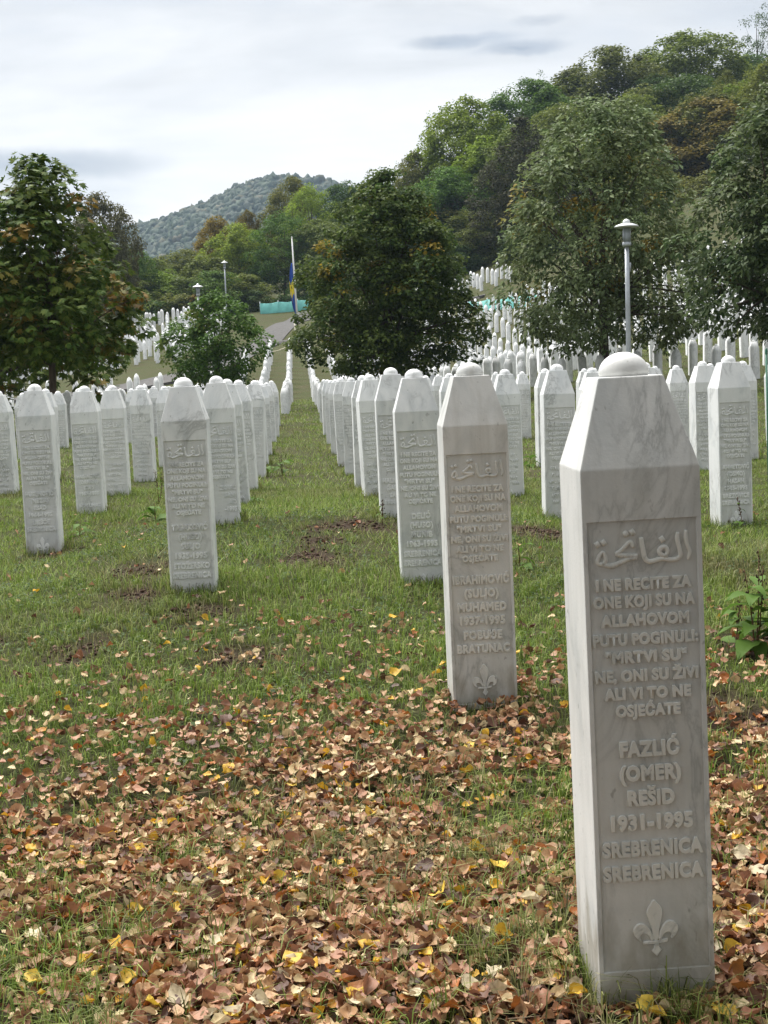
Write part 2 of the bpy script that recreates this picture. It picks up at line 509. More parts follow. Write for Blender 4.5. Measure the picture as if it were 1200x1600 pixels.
def ribbon(pts, width, lift, n_out=60, edge=0.02):
    pts = np.asarray(pts, float)
    t = np.r_[0, np.cumsum(np.hypot(*np.diff(pts, axis=0).T))]
    tt = np.linspace(0, t[-1], n_out)
    P = np.stack([np.interp(tt, t, pts[:, 0]), np.interp(tt, t, pts[:, 1])], -1)
    for _ in range(4): P[1:-1] = (P[:-2] + 2 * P[1:-1] + P[2:]) / 4
    T = np.gradient(P, axis=0)
    T /= np.linalg.norm(T, axis=1)[:, None]
    Nn = np.stack([-T[:, 1], T[:, 0]], -1)
    us = np.linspace(-1, 1, 9)
    V = []
    for u in us:
        q = P + Nn * u * width / 2
        z = ground(q[:, 0], q[:, 1])
        V.append(np.column_stack([q, z]))
    V = np.stack(V, 1)
    top = V.copy()
    top[:, :, 2] = np.maximum(V[:, :, 2], V[:, :, 2].mean(1, keepdims=True)) + lift
    k = len(us)
    m = MB()
    i = (np.arange(n_out - 1)[:, None] * k + np.arange(k - 1)[None, :]).ravel()
    m.add(top.reshape(-1, 3), np.stack([i, i + k, i + k + 1, i + 1], -1))
    for e, sgn in ((0, 1), (k - 1, -1)):
        side = np.stack([top[:, e], top[:, e] - [0, 0, 0.5]], 1).reshape(-1, 3)
        j = np.arange(n_out - 1) * 2
        q = np.stack([j, j + 1, j + 3, j + 2], -1)
        m.add(side, q if sgn > 0 else q[:, ::-1])
    return m


PATH = [(-22, 58), (-14, 62.5), (-9, 66), (-6.4, 70), (-5.0, 75), (-4.3, 80), (-3.9, 88), (-3.2, 97), (-2.0, 107), (-0.9, 116), (0.0, 124), (1.5, 131)]
tag(link('path', ribbon(PATH, 2.3, 0.06).mesh('path', ASPHALT)), kind='structure')
tag(link('upper_path', ribbon([(-2.6, 104.5), (0, 104.6), (4, 104.8), (9, 105.4), (14, 104.2)], 1.5, 0.06, 40).mesh('upper_path', ASPHALT)), kind='structure')
tag(link('kerb', ribbon([(-2.2, 103.62), (0, 103.7), (4, 103.9), (9, 104.5), (13.5, 103.3)], 0.16, 0.14, 40).mesh('kerb', CONCRETE)), kind='structure')

# ------------------------------------------------------------------ distant hill
HILL = np.array([(-700, 40), (-420, 50), (-300, 62), (-200, 82), (-150, 95), (-114, 110), (-89, 116), (-75, 121), (-58, 127), (-39, 135), (-18, 140), (2, 140), (23, 138), (45, 133), (80, 128), (140, 120), (260, 120), (500, 150), (800, 120)], float)


def hill_z(x, y):
    crest = np.interp(x, HILL[:, 0], HILL[:, 1]) + (vnoise(x, y, 60, 31) - .5) * 6
    prof = np.interp(y, [560, 700, 820, 930, 1000, 1060, 1300], [0.02, 0.16, 0.45, 0.82, 1.0, 0.97, 0.5])
    rid = 1 - 0.16 * np.abs(np.sin(x / 62 + y / 260)) * np.clip((1000 - y) / 200, 0, 1)
    return crest * prof * rid - 11.5


xs, ys = np.arange(-700, 801, 20.), np.arange(560, 1301, 20.)
X, Y = np.meshgrid(xs, ys)
i = (np.arange(len(ys) - 1)[:, None] * len(xs) + np.arange(len(xs) - 1)[None, :]).ravel()
tag(link('hill', np_mesh('hill', np.stack([X, Y, hill_z(X, Y)], -1).reshape(-1, 3), [np.stack([i, i + 1, i + 1 + len(xs), i + len(xs)], -1)],
                         mat_plain('forest floor', (0.03, 0.04, 0.02), 0.95, 0, .3, .05, 0.1), smooth=True)), kind='structure')


# ------------------------------------------------------------------ foliage
def leaf_quads(P, Nrm, D, L, W, fold=0.25):
    """one folded four-point leaf per row: stalk end, sides, tip"""
    Nrm = Nrm / (np.linalg.norm(Nrm, axis=1)[:, None] + 1e-9)
    D = D - Nrm * (D * Nrm).sum(1)[:, None]
    D /= (np.linalg.norm(D, axis=1)[:, None] + 1e-9)
    S = np.cross(Nrm, D)
    L, W = np.asarray(L).reshape(-1, 1), np.asarray(W).reshape(-1, 1)
    a = P
    b = P + D * L * 0.45 + S * W * 0.5 + Nrm * W * fold
    c = P + D * L
    d = P + D * L * 0.45 - S * W * 0.5 + Nrm * W * fold
    V = np.stack([a, b, c, d], 1).reshape(-1, 3)
    k = np.arange(len(P))[:, None] * 4
    T = np.concatenate([k + [0, 2, 1], k + [0, 3, 2]], 0)
    return V, T


def unit(n, r):
    v = r.normal(size=(n, 3))
    return v / np.linalg.norm(v, axis=1)[:, None]


def crown_np(prof, H, R, n_clump, per, clump_r, leaf, seed, droop=0.4, squash=0.7, tint_p=0.0, palmate=False, inner=0.35, aspect=0.55, lobes=0.25):
    """prof: list of (t, radius fraction). returns V, tris, tint, clump centres"""
    r = np.random.default_rng(seed)
    prof = np.asarray(prof)
    ts = np.linspace(0, 1, 200)
    wt = np.interp(ts, prof[:, 0], prof[:, 1]) + 0.05
    t = r.choice(ts, n_clump, p=wt / wt.sum()) + r.uniform(-.004, .004, n_clump)
    az = r.uniform(0, 2 * np.pi, n_clump)
    lob = 1 + lobes * np.sin(az * 3 + seed + t * 5) * 0.6 + lobes * np.sin(az * 5 + seed * 2 - t * 9) * 0.5
    q = np.where(r.random(n_clump) < inner, r.uniform(0.1, 0.75, n_clump), r.uniform(0.78, 1.0, n_clump))
    rr = np.interp(t, prof[:, 0], prof[:, 1]) * R * q * lob
    C = np.stack([rr * np.cos(az), rr * np.sin(az), t * H], -1)
    cr = clump_r * r.uniform(0.65, 1.35, n_clump)
    tint = np.where(r.random(n_clump) < tint_p, r.uniform(.35, .95, n_clump), r.uniform(0, .1, n_clump))
    cnt = r.poisson(per, n_clump)
    idx = np.repeat(np.arange(n_clump), cnt)
    n = len(idx)
    d = unit(n, r)
    out = C[idx] - np.array([0, 0, H * 0.42])
    out /= np.linalg.norm(out, axis=1)[:, None] + 1e-9
    d = d + out * 0.35 + np.array([0, 0, 0.25])
    d /= np.linalg.norm(d, axis=1)[:, None]
    P = C[idx] + d * (cr[idx] * r.uniform(0.35, 1.08, n) ** 0.6)[:, None] * np.array([1, 1, squash])
    # uneven outline: a few leaves stand off on sprays
    P += unit(n, r) * (r.random(n) < .07)[:, None] * clump_r * .5
    nrm = d * 0.7 + np.array([0, 0, 0.8]) + unit(n, r) * 0.65
    dr = out * 0.6 + unit(n, r) * 0.9 + np.array([0, 0, -droop])
    L = leaf * r.uniform(0.65, 1.3, n)
    if palmate:
        Vs, Ts, tt, off = [], [], [], 0
        nrm = nrm / np.linalg.norm(nrm, axis=1)[:, None]
        dd = dr - nrm * (dr * nrm).sum(1)[:, None]
        dd /= np.linalg.norm(dd, axis=1)[:, None]
        ss = np.cross(nrm, dd)
        for a, sc in ((-1.25, .7), (-.62, .92), (0, 1.0), (.62, .92), (1.25, .7)):
            Dk = dd * math.cos(a) + ss * math.sin(a) - np.array([0, 0, .35])
            V, T = leaf_quads(P, nrm, Dk, L * sc, L * sc * 0.36, -.12)
            Vs.append(V); Ts.append(T + off); off += len(V)
            tt.append(np.repeat(tint[idx], 4))
        return np.vstack(Vs), np.vstack(Ts), np.concatenate(tt), C
    V, T = leaf_quads(P, nrm, dr, L, L * aspect)
    return V, T, np.repeat(tint[idx], 4), C


def trunk_mesh(name, H_trunk, r0, C, n_limb, seed, zoff, top=None, mat=BARK, lean=0.02):
    """tapered trunk from z=-.3 with a root flare, and limbs that run to clump centres C (given in crown space, lifted by zoff)"""
    r = np.random.default_rng(seed)
    m = MB()
    Ht = top or H_trunk
    z = np.linspace(-0.3, Ht, 9)
    px = lean * Ht * np.sin(z / Ht * 2.2 + seed)
    py = lean * Ht * np.cos(z / Ht * 1.9 + seed)
    rr = r0 * np.interp(z / Ht, [-.1, 0.0, .06, .5, 1], [1.7, 1.45, 1.05, .72, .16])
    V, Q, T = tube_np(np.stack([px - px[0], py - py[0], z], -1), rr, 10)
    m.add(V, Q, T)
    if len(C):
        for k in r.choice(len(C), min(n_limb, len(C)), replace=False):
            e = C[k] + np.array([0, 0, zoff])
            zs = min(max(H_trunk * r.uniform(.55, 1.0), e[2] * r.uniform(.35, .7)), Ht * .95)
            s = np.array([np.interp(zs, z, px - px[0]), np.interp(zs, z, py - py[0]), zs])
            tt = np.linspace(0, 1, 6)[:, None]
            mid = (s + e) / 2 + np.array([0, 0, .12 * np.linalg.norm(e - s)]) + r.normal(size=3) * .05 * np.linalg.norm(e - s)
            P = (1 - tt) ** 2 * s + 2 * tt * (1 - tt) * mid + tt ** 2 * e
            ra = r0 * r.uniform(.22, .42)
            V, Q, T = tube_np(P, np.linspace(ra, ra * .2, 6), 6)
            m.add(V, Q, T)
    return m.mesh(name, mat, smooth=True)


def tree(label, x, y, z0, prof, H, R, crown_z, mat, seed, trunk_r, n_limb=22, group=None, trunk_top=None, **kw):
    V, T, tint, C = crown_np(prof, H, R, seed=seed, **kw)
    t = thing('tree', label, 'tree', (x, y, z0), None, group)
    V = V + np.array([0, 0, crown_z])
    link('crown', np_mesh('crown', V, [T], mat, {'tint': tint}), t)
    link('trunk', trunk_mesh('trunk', crown_z + H * .25, trunk_r, C, n_limb, seed + 1, crown_z, trunk_top or crown_z + H * .8), t)
    return t


BROAD = [(0, .55), (.08, .86), (.25, 1.0), (.5, .86), (.75, .55), (.92, .25), (1, .05)]
ROUND = [(0, .4), (.12, .8), (.35, 1.0), (.6, .95), (.82, .65), (1, .1)]
TALL = [(0, .45), (.12, .8), (.35, 1), (.6, .9), (.8, .62), (.93, .35), (1, .08)]
CONE = [(0, .75), (.08, 1.0), (.3, .9), (.6, .6), (.85, .25), (1, .03)]

CHESTNUT = mat_leaf('chestnut leaves', (0.037, 0.085, 0.014), (0.075, 0.137, 0.022), (0.136, 0.178, 0.031), (0.257, 0.137, 0.026), 0.25)
MAPLE = mat_leaf('dark maple leaves', (0.032, 0.070, 0.015), (0.062, 0.110, 0.025), (0.127, 0.174, 0.046), (0.287, 0.204, 0.022), 0.36)
FRESH = mat_leaf('green maple leaves', (0.043, 0.097, 0.019), (0.075, 0.154, 0.026), (0.122, 0.211, 0.041), (0.200, 0.211, 0.036), 0.28)
LINDEN = mat_leaf('linden leaves', (0.054, 0.088, 0.032), (0.105, 0.150, 0.058), (0.270, 0.353, 0.181), (0.386, 0.256, 0.030), 0.38, 0.5)
LINDEN_DARK = mat_leaf('dark linden leaves', (0.033, 0.064, 0.023), (0.067, 0.109, 0.042), (0.194, 0.260, 0.117), (0.253, 0.168, 0.026), 0.34, 0.5)


ORD = ['zeroth', 'first', 'second', 'third', 'fourth', 'fifth', 'sixth', 'seventh', 'eighth', 'ninth', 'tenth', 'eleventh', 'twelfth', 'thirteenth', 'fourteenth', 'fifteenth',
       'sixteenth', 'seventeenth', 'eighteenth', 'nineteenth', 'twentieth']


def ordw(k): return ORD[k] if k < len(ORD) else '%d%s' % (k, {1: 'st', 2: 'nd', 3: 'rd'}.get(k % 10 if k % 100 not in (11, 12, 13) else 0, 'th'))


def X_of(px, Y): return (px - 465) / 2200 * Y


# chestnut by the left edge and the two behind it
tree('young horse chestnut with browning leaves standing beside the gravestones, clear trunk', X_of(84, 30), 30, ground(X_of(88, 30), 30),
     [(0, .55), (.07, .9), (.25, 1.0), (.5, .82), (.72, .58), (.88, .36), (1, .1)], 4.05, 1.68, 1.72, CHESTNUT, 11, 0.085, 26,
     n_clump=330, per=27, clump_r=.36, leaf=.155, palmate=True, tint_p=.09, inner=.4, droop=.8)
tree('horse chestnut half hidden behind the larger chestnut, dark brown tints', X_of(136, 39), 39, ground(X_of(136, 39), 39),
     BROAD, 3.1, 1.75, 1.6, CHESTNUT, 12, 0.1, 20, n_clump=110, per=17, clump_r=.4, leaf=.21, palmate=True, tint_p=.4, inner=.4, droop=.8)
tree('dark low-branched chestnut at the photo\'s left border', X_of(8, 36), 36, ground(X_of(8, 36), 36),
     BROAD, 3.4, 2.2, .85, CHESTNUT, 13, 0.15, 20, n_clump=150, per=17, clump_r=.42, leaf=.21, palmate=True, tint_p=.3, inner=.5, droop=.8)
# small green maple
tree('small bright green round tree standing beside the curving path', X_of(345, 50), 50, ground(X_of(345, 50), 50),
     [(0, .3), (.12, .75), (.35, 1), (.6, .92), (.8, .6), (1, .2)], 3.2, 1.75, .75, FRESH, 14, 0.07, 22,
     n_clump=150, per=62, clump_r=.36, leaf=.13, tint_p=.05, aspect=.8, inner=.4)
# big dark maple in the middle
tree('large dark spreading tree whose low crown touches the gravestones right of the aisle', 2.97, 45, ground(2.97, 45),
     [(0, .6), (.05, .9), (.16, 1.0), (.35, .95), (.52, .88), (.66, .8), (.78, .6), (.88, .4), (.95, .24), (1, .08)], 6.1, 2.6, .95, MAPLE, 15, 0.16, 40,
     n_clump=520, per=80, clump_r=.42, leaf=.13, tint_p=.035, aspect=.8, inner=.4, squash=.55, lobes=.22)
# linden behind the lamp
tree('tall olive green tree with drooping silvery leaves right behind the street lamp', 9.0, 41, ground(9.0, 41),
     [(0, .55), (.06, .85), (.2, 1.0), (.42, .92), (.62, .78), (.8, .6), (.92, .4), (1, .12)], 6.9, 2.95, 1.35, LINDEN, 16, 0.14, 46,
     n_clump=420, per=70, clump_r=.42, leaf=.16, tint_p=.045, droop=1.3, aspect=.55, inner=.32, squash=.8, lobes=.2)
tree('dark tree with silvery drooping leaves cut by the photo\'s right border', 11.85, 34, ground(11.85, 34),
     [(0, .5), (.06, .82), (.2, 1.0), (.45, .95), (.65, .8), (.85, .5), (1, .1)], 5.7, 2.05, 1.45, LINDEN_DARK, 17, 0.14, 40,
     n_clump=340, per=70, clump_r=.4, leaf=.16, tint_p=.02, droop=1.3, aspect=.55, inner=.4, squash=.8)

# the tree whose leaves lie on the grass stands just behind the photographer
tree('tall broad tree standing behind the viewpoint, the source of the fallen leaves', 1.6, -5.2, ground(1.6, -5.2),
     ROUND, 8.5, 5.4, 2.4, LINDEN, 18, 0.2, 30, n_clump=330, per=70, clump_r=.75, leaf=.24, tint_p=.12, aspect=.8)

# --- background trees share a few crowns; each tree is coloured on its own
BG = mat_leaf('woodland leaves', (0.55, 0.6, 0.5), (1.0, 1.0, 1.0), (1.7, 1.6, 1.5), None, 0.36, 0.6, True)
KINDS = {}


def bg_kind(key, prof, n_clump, per, clump, leaf, seed, **kw):
    V, T, tint, C = crown_np(prof, 1.0, 0.5, n_clump, per, clump, leaf, seed, **kw)
    zoff = 0.14
    KINDS[key] = (np_mesh('crown', V * [1, 1, .86] + [0, 0, zoff], [T], BG), trunk_mesh('trunk', .3, .022, C * [1, 1, .86], 16, seed, zoff, .85))


bg_kind('broad', ROUND, 320, 80, .092, .032, 41)
bg_kind('broad2', BROAD, 320, 78, .088, .032, 42)
bg_kind('tall', TALL, 200, 72, .088, .028, 43)
bg_kind('tall2', TALL, 190, 75, .09, .028, 44, lobes=.35)
bg_kind('cone', CONE, 240, 66, .065, .026, 45, droop=1.0, lobes=.12)
bg_kind('sparse', TALL, 95, 50, .08, .026, 46, lobes=.5, inner=.5)
bg_kind('bush', [(0, .8), (.2, 1), (.6, .9), (1, .3)], 150, 50, .1, .045, 47)

DG, OL, YG, BR, OR, LG = (.058, .105, .022), (.125, .160, .026), (.165, .235, .024), (.125, .142, .030), (.205, .150, .022), (.088, .160, .022)
WORDS = {DG: 'dark green', OL: 'olive green', YG: 'yellow green', BR: 'brown tinged', OR: 'rusty orange', LG: 'leaf green'}


def bg_tree(px, py, wpx, Y, kind, colr, label, group, hmin=0.0, name='tree', cat='tree'):
    x = X_of(px, Y)
    top = at_y(px, py, Y)
    g = float(ground(x, Y))
    H = max(top[2] - g, hmin)
    W = wpx / 2200 * Y * (1.4 if group.endswith(('hillside', 'hillside wood')) else 1.1)
    H = max(H, W * .85)
    t = thing(name, label, cat, (x, Y, top[2] - H), (0, 0, random.uniform(0, 6.28)), group)
    c, tr = KINDS[kind]
    cm = link('crown', c, t, scale=(W * 1.02, W * 1.02, H))
    v = random.uniform(.85, 1.18)
    cm.color = (colr[0] * v * random.uniform(.92, 1.1), colr[1] * v, colr[2] * v, 1)
    link('trunk', tr, t, scale=(W * .9, W * .9, H))
    return t


GR_R, GR_M, GR_B = 'woodland trees on the right hillside', 'trees behind the flagpole', 'bushes at the foot of the wood'
right_wood = [
    (735, 158, 105, 152, 'broad', YG, 'yellow green tree at the left end of the hillside wood\'s skyline'),
    (775, 215, 120, 143, 'broad2', YG, 'bright yellow green tree left of the dark cone-shaped tree'),
    (715, 265, 100, 140, 'broad', LG, 'leaf green tree below the wood\'s left end, above the pale gravestones'),
    (690, 330, 90, 137, 'broad2', DG, 'dark tree close behind the big dark spreading crown'),
    (745, 330, 90, 134, 'tall', BR, 'brown tinged tree just above the small patch of distant gravestones'),
    (826, 186, 122, 128, 'cone', (.040, .046, .022), 'dark cone-shaped tree rising above the small patch of distant gravestones'),
    (800, 145, 70, 172, 'sparse', DG, 'thin dark treetop poking out of the skyline left of the wood\'s summit'),
    (848, 112, 62, 186, 'sparse', DG, 'sparse spiky treetop on the skyline, second from the left'),
    (845, 130, 120, 168, 'broad', LG, 'rounded leaf green tree on the skyline above the dark cone'),
    (905, 118, 120, 172, 'broad2', OL, 'olive tree on the skyline beside the brown crown'),
    (890, 165, 110, 152, 'broad', OL, 'olive tree halfway down the wood, right of the cone'),
    (972, 78, 128, 172, 'broad', BR, 'dark brown tinged crown on the skyline'),
    (1000, 148, 130, 152, 'broad2', OL, 'pale olive crown directly above the tall silvery tree'),
    (1035, 120, 90, 166, 'tall', DG, 'dark green crown squeezed between the brown crown and tallest tree'),
    (1092, 52, 130, 176, 'broad', OL, 'tallest spiky olive tree of the skyline'),
    (1085, 120, 120, 160, 'broad', DG, 'dark green crown below the tallest spiky tree'),
    (1150, 112, 74, 152, 'cone', OL, 'narrow olive cone-shaped tree near the top right'),
    (1120, 160, 150, 142, 'broad', (.16, .14, .03), 'rusty olive rounded tree above the right silvery tree'),
    (1060, 190, 100, 146, 'broad2', OL, 'olive crown half hidden by the tall silvery tree'),
    (1188, 84, 110, 180, 'broad2', DG, 'dark green crown at the right border below the spire-like tree'),
    (1200, 10, 62, 200, 'sparse', DG, 'spire-like sparse tree reaching highest at the top right corner'),
    (1195, 170, 100, 150, 'broad', OL, 'olive tree at the right border above the silvery tree'),
    (930, 215, 110, 138, 'broad', OL, 'olive crown behind the upper left of the tall silvery tree'),
    (870, 300, 110, 126, 'broad2', DG, 'dark green crown at the right foot of the dark cone'),
    (1010, 260, 120, 132, 'broad', BR, 'brown tinged crown seen through the tall silvery tree'),
    (1110, 270, 120, 128, 'broad2', BR, 'brown tinged crown between the two silvery trees'),
    (955, 330, 140, 122, 'broad', DG, 'dark crown behind the lamp head'),
    (1060, 350, 130, 120, 'broad2', DG, 'dark crown right of the lamp head'),
    (1180, 330, 140, 124, 'broad', DG, 'dark crown behind the silvery tree at the right border'),
    (1230, 120, 130, 165, 'broad', OL, 'olive crown just outside the skyline at the right border'),
    (660, 300, 80, 150, 'tall', DG, 'dark green tree on the saddle right of the big dark crown\'s tip'),
]
for a in right_wood: bg_tree(*a, GR_R)
# second and third ranks close the wall of the wood
SHORT = []
for a in right_wood:
    SHORT.append((a[0], a[1], a[6].split(',')[0]))
USED = {}


def fill_label(px, py, cl):
    d = sorted(SHORT, key=lambda q: abs(q[0] - px) + .5 * abs(q[1] - py))[0][2]
    USED[d] = USED.get(d, 0) + 1
    s = '%s tree peeping out from behind the %s' % (WORDS[cl], ' '.join(d.split()[:6]))
    return s if USED[d] == 1 else s.replace('tree peeping', '%s tree peeping' % ordw(USED[d]), 1)


for k in range(34):
    Y = random.uniform(136, 178)
    px = random.uniform(700, 1320)
    sky = np.interp(px, [690, 740, 850, 970, 1090, 1200, 1330], [340, 190, 160, 130, 110, 70, 60])
    py = sky + random.uniform(14, 130)
    cl = random.choice([OL, DG, OL, BR, YG])
    bg_tree(px, py, random.uniform(80, 120), Y, random.choice(['broad', 'broad2', 'tall']), cl,
            fill_label(px, py, cl), 'filling trees of the hillside wood')
mid_wood = [
    (178, 306, 92, 122, 'broad', (.085, .085, .034), 'dull brown-green tree standing right behind the chestnut, before the far hill'),
    (470, 280, 78, 178, 'broad', BR, 'brown topped tree in front of the far hill'),
    (497, 292, 92, 166, 'tall', YG, 'yellow green pointed tree beside the brown topped one'),
    (548, 284, 92, 168, 'broad2', DG, 'dark green rounded tree left of the big dark crown'),
    (600, 268, 80, 152, 'sparse', DG, 'sparse dark treetop peeping over the big dark crown'),
    (655, 242, 62, 152, 'broad', BR, 'small dark brown crown peeping above the big dark crown'),
    (630, 300, 110, 150, 'broad2', DG, 'dark green crown behind the tip of the big dark tree'),
    (452, 335, 108, 146, 'tall', LG, 'full leaf green tree straight behind the flagpole'),
    (510, 345, 120, 146, 'broad', OL, 'olive tree right of the flagpole'),
    (385, 352, 92, 150, 'broad', YG, 'yellow green rounded tree left of the flagpole'),
    (352, 338, 84, 168, 'broad2', OR, 'rusty yellow tree in front of the far hill\'s right slope'),
    (398, 332, 50, 172, 'broad', (.14, .11, .02), 'small yellow crown touching the rusty yellow tree'),
    (295, 392, 90, 156, 'broad', OL, 'olive tree below the far hill\'s middle'),
    (245, 402, 90, 150, 'broad2', OL, 'olive tree below the far hill\'s left slope'),
    (215, 385, 70, 140, 'broad', LG, 'leaf green tree right of the dull brown-green one'),
    (335, 400, 110, 146, 'broad2', OL, 'olive tree behind the smaller far lamp'),
]
for a in mid_wood: bg_tree(*a, GR_M)
bushes = [(225, 440, 90, 139, OL), (262, 425, 90, 141, YG), (300, 435, 90, 140, OL), (345, 425, 80, 138, LG), (385, 430, 80, 140, OL), (280, 462, 90, 136, BR),
          (235, 470, 90, 134, DG), (200, 440, 90, 133, OL), (150, 445, 90, 133, OL), (100, 440, 100, 133, DG), (400, 455, 60, 138, DG), (520, 440, 110, 141, DG),
          (590, 440, 120, 140, DG), (650, 400, 110, 137, DG), (325, 462, 80, 137, OR), (715, 385, 80, 131, DG), (480, 440, 70, 140, DG)]
for k, (px, py, w, Y, c) in enumerate(bushes):
    bg_tree(px, py, w, Y, 'bush', c, WORDS[c] + ' bush, %s along the foot of the wood' % ['1st', '2nd', '3rd', '4th', '5th', '6th', '7th', '8th', '9th', '10th', '11th', '12th', '13th', '14th', '15th', '16th', '17th'][sorted(range(17), key=lambda q: bushes[q][0]).index(k)] + ' counted from the left', GR_B, 1.6, 'bush', 'bush')

# the far wood on the distant hill: one mass of small crowns
def far_wood():
    r = np.random.default_rng(55)
    n = 13000
    x = r.uniform(-330, 160, n)
    y = 1010 - np.abs(r.normal(0, 1, n)) * 115
    y = np.clip(y, 640, 1030)
    z = hill_z(x, y)
    s = r.uniform(3.2, 7.0, n)
    bm = bmesh.new()
    bmesh.ops.create_icosphere(bm, subdivisions=2, radius=1)
    bv = np.array([v.co[:] for v in bm.verts])
    bf = np.array([[v.index for v in f.verts] for f in bm.faces])
    bm.free()
    V = bv[None] * (1 + r.normal(0, .2, (n, len(bv), 1))) * np.array([1, 1, 1.25]) * (s * .62)[:, None, None] + np.stack([x, y, z + s * .5], -1)[:, None, :]
    T = (bf[None] + (np.arange(n) * len(bv))[:, None, None]).reshape(-1, 3)
    V = V.reshape(-1, 3)
    m = mat_leaf('far wood', (0.012, 0.024, 0.010), (0.018, 0.038, 0.014), (0.028, 0.050, 0.018), (0.10, 0.08, 0.03), .15, .7)
    tint = np.repeat(np.where(r.random(n) < .15, r.uniform(.1, .6, n), 0), len(bv))
    tag(link('far_wood', np_mesh('far_wood', V, [T], m, {'tint': tint}, smooth=True)), 'dense mixed forest covering the distant hill', 'forest', kind='stuff')


far_wood()

# ------------------------------------------------------------------ gravestones
W2 = 0.118                       # half width of the shaft
Z_SH, Z_FR, TOP_H = 1.057, 0.065, 1.2355
PAN = (0.109, 0.039, 0.956)      # half width, bottom, top of the sunk panel
REC = 0.0045
SINK = -0.42


def shaft_mesh(name, mats, bevel, panel=True):
    bm = bmesh.new()
    def ring(h, z): return [bm.verts.new((a * h, b * h, z)) for a, b in ((-1, -1), (1, -1), (1, 1), (-1, 1))]
    r0, r1, r2 = ring(W2, SINK), ring(W2, Z_SH), ring(Z_FR, TOP_H)
    bm.faces.new(r0[::-1])
    bm.faces.new(r2)
    for a, b in ((r0, r1), (r1, r2)):
        for k in range(4): bm.faces.new((a[k], a[(k + 1) % 4], b[(k + 1) % 4], b[k]))
    if bevel:
        ed = [e for e in bm.edges if not (e.verts[0].co.z < SINK + .01 and e.verts[1].co.z < SINK + .01)]
        bmesh.ops.bevel(bm, geom=ed, offset=bevel, segments=2, profile=.6, affect='EDGES')
    bm.faces.ensure_lookup_table()
    if panel:
        f = max((q for q in bm.faces if q.normal.y < -.99), key=lambda q: q.calc_area())
        vs = sorted(f.verts, key=lambda v: (v.co.z, v.co.x))
        # bottom-left, bottom-right ... top-left, top-right (a bevelled face may carry extra corner points)
        bl = min(f.verts, key=lambda v: v.co.x + v.co.z * 10); br = max(f.verts, key=lambda v: v.co.x - v.co.z * 10)
        tl = min(f.verts, key=lambda v: v.co.x - v.co.z * 10); tr = max(f.verts, key=lambda v: v.co.x + v.co.z * 10)
        y0 = f.verts[0].co.y
        bmesh.ops.delete(bm, geom=[f], context='FACES_ONLY')
        w, a, b = PAN
        o = [bm.verts.new(c) for c in ((-w, y0, a), (w, y0, a), (w, y0, b), (-w, y0, b))]
        e = .0012
        p = [bm.verts.new(c) for c in ((-w + e, y0 + REC, a + e), (w - e, y0 + REC, a + e), (w - e, y0 + REC, b - e), (-w + e, y0 + REC, b - e))]
        out = [bl, br, tr, tl]
        for k in range(4):
            bm.faces.new((out[k], out[(k + 1) % 4], o[(k + 1) % 4], o[k]))
            bm.faces.new((o[k], o[(k + 1) % 4], p[(k + 1) % 4], p[k]))
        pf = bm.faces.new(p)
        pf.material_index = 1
    me = bpy.data.meshes.new(name)
    bm.to_mesh(me)
    bm.free()
    for m in mats: me.materials.append(m)
    return me


def dome_mesh(name, mat, seg=28):
    r = .0505
    a = np.linspace(0, np.pi / 2, 9)
    prof = [(0.0005, -.003), (r * .94, -.003), (r * .955, .003)] + [(r * math.cos(t) + .0004, .005 + (r * .86) * math.sin(t)) for t in a]
    V, Q = lathe_np(prof, seg)
    return np_mesh(name, V + [0, 0, TOP_H], [Q], mat, smooth=True)


def text_np(s, cap, width=None, align='C', bold=.085, depth=.0048, bev=.0007, res=3):
    c = bpy.data.curves.new('txt', 'FONT')
    c.body = s
    c.size = 1.0
    c.offset = bold * .5
    c.space_character = 1.08
    c.resolution_u = res
    c.fill_mode = 'FRONT'
    k = cap / .729
    c.extrude = depth / k
    c.bevel_depth = bev / k
    c.bevel_resolution = 0
    o = bpy.data.objects.new('txt', c)
    COL.objects.link(o)
    dg = bpy.context.evaluated_depsgraph_get()
    me = bpy.data.meshes.new_from_object(o.evaluated_get(dg))
    V = np.empty(len(me.vertices) * 3)
    me.vertices.foreach_get('co', V)
    V = V.reshape(-1, 3) * k
    F3 = [tuple(p.vertices) for p in me.polygons if len(p.vertices) == 3]
    F4 = [tuple(p.vertices) for p in me.polygons if len(p.vertices) == 4]
    bpy.data.objects.remove(o)
    bpy.data.curves.remove(c)
    bpy.data.meshes.remove(me)
    lo, hi = V[:, 0].min(), V[:, 0].max()
    V[:, 0] -= (lo + hi) / 2
    w = hi - lo
    if width: V[:, 0] *= width / w; w = width
    else: V[:, 0] *= .86; w *= .86
    if align == 'R': V[:, 0] += .103 - w / 2
    if align == 'L': V[:, 0] += w / 2 - .103
    V[:, 1] -= cap / 2
    return V, F4, F3


FACE = -W2 + REC       # y of the sunk panel


def lines_mesh(name, lines, mat, **kw):
    m = MB()
    for (s, z, cap, width, al) in lines:
        V, Q, T = text_np(s, cap, width, al, **kw)
        m.add(np.stack([V[:, 0], FACE - V[:, 2] + .0004, V[:, 1] + z], -1), Q, T)
    return m.mesh(name, mat)


VERSE = [('I NE RECITE ZA', .830, .0215, .190), ('ONE KOJI SU NA', .7957, .0215, .203), ('ALLAHOVOM', .7587, .0215, .176), ('PUTU POGINULI:', .7204, .0215, .210),
         ('"MRTVI SU"', .6846, .0215, .162), ('NE, ONI SU ŽIVI', .6473, .0215, .206), ('ALI VI TO NE', .6113, .0215, .174), ('OSJEĆATE', .5765, .0215, .130)]
NAME_Z = [.4987, .4493, .3983, .3485, .2946, .2444]


def verse(mat, **kw): return lines_mesh('verse_lettering', [(*l, 'C') for l in VERSE], mat, **kw)


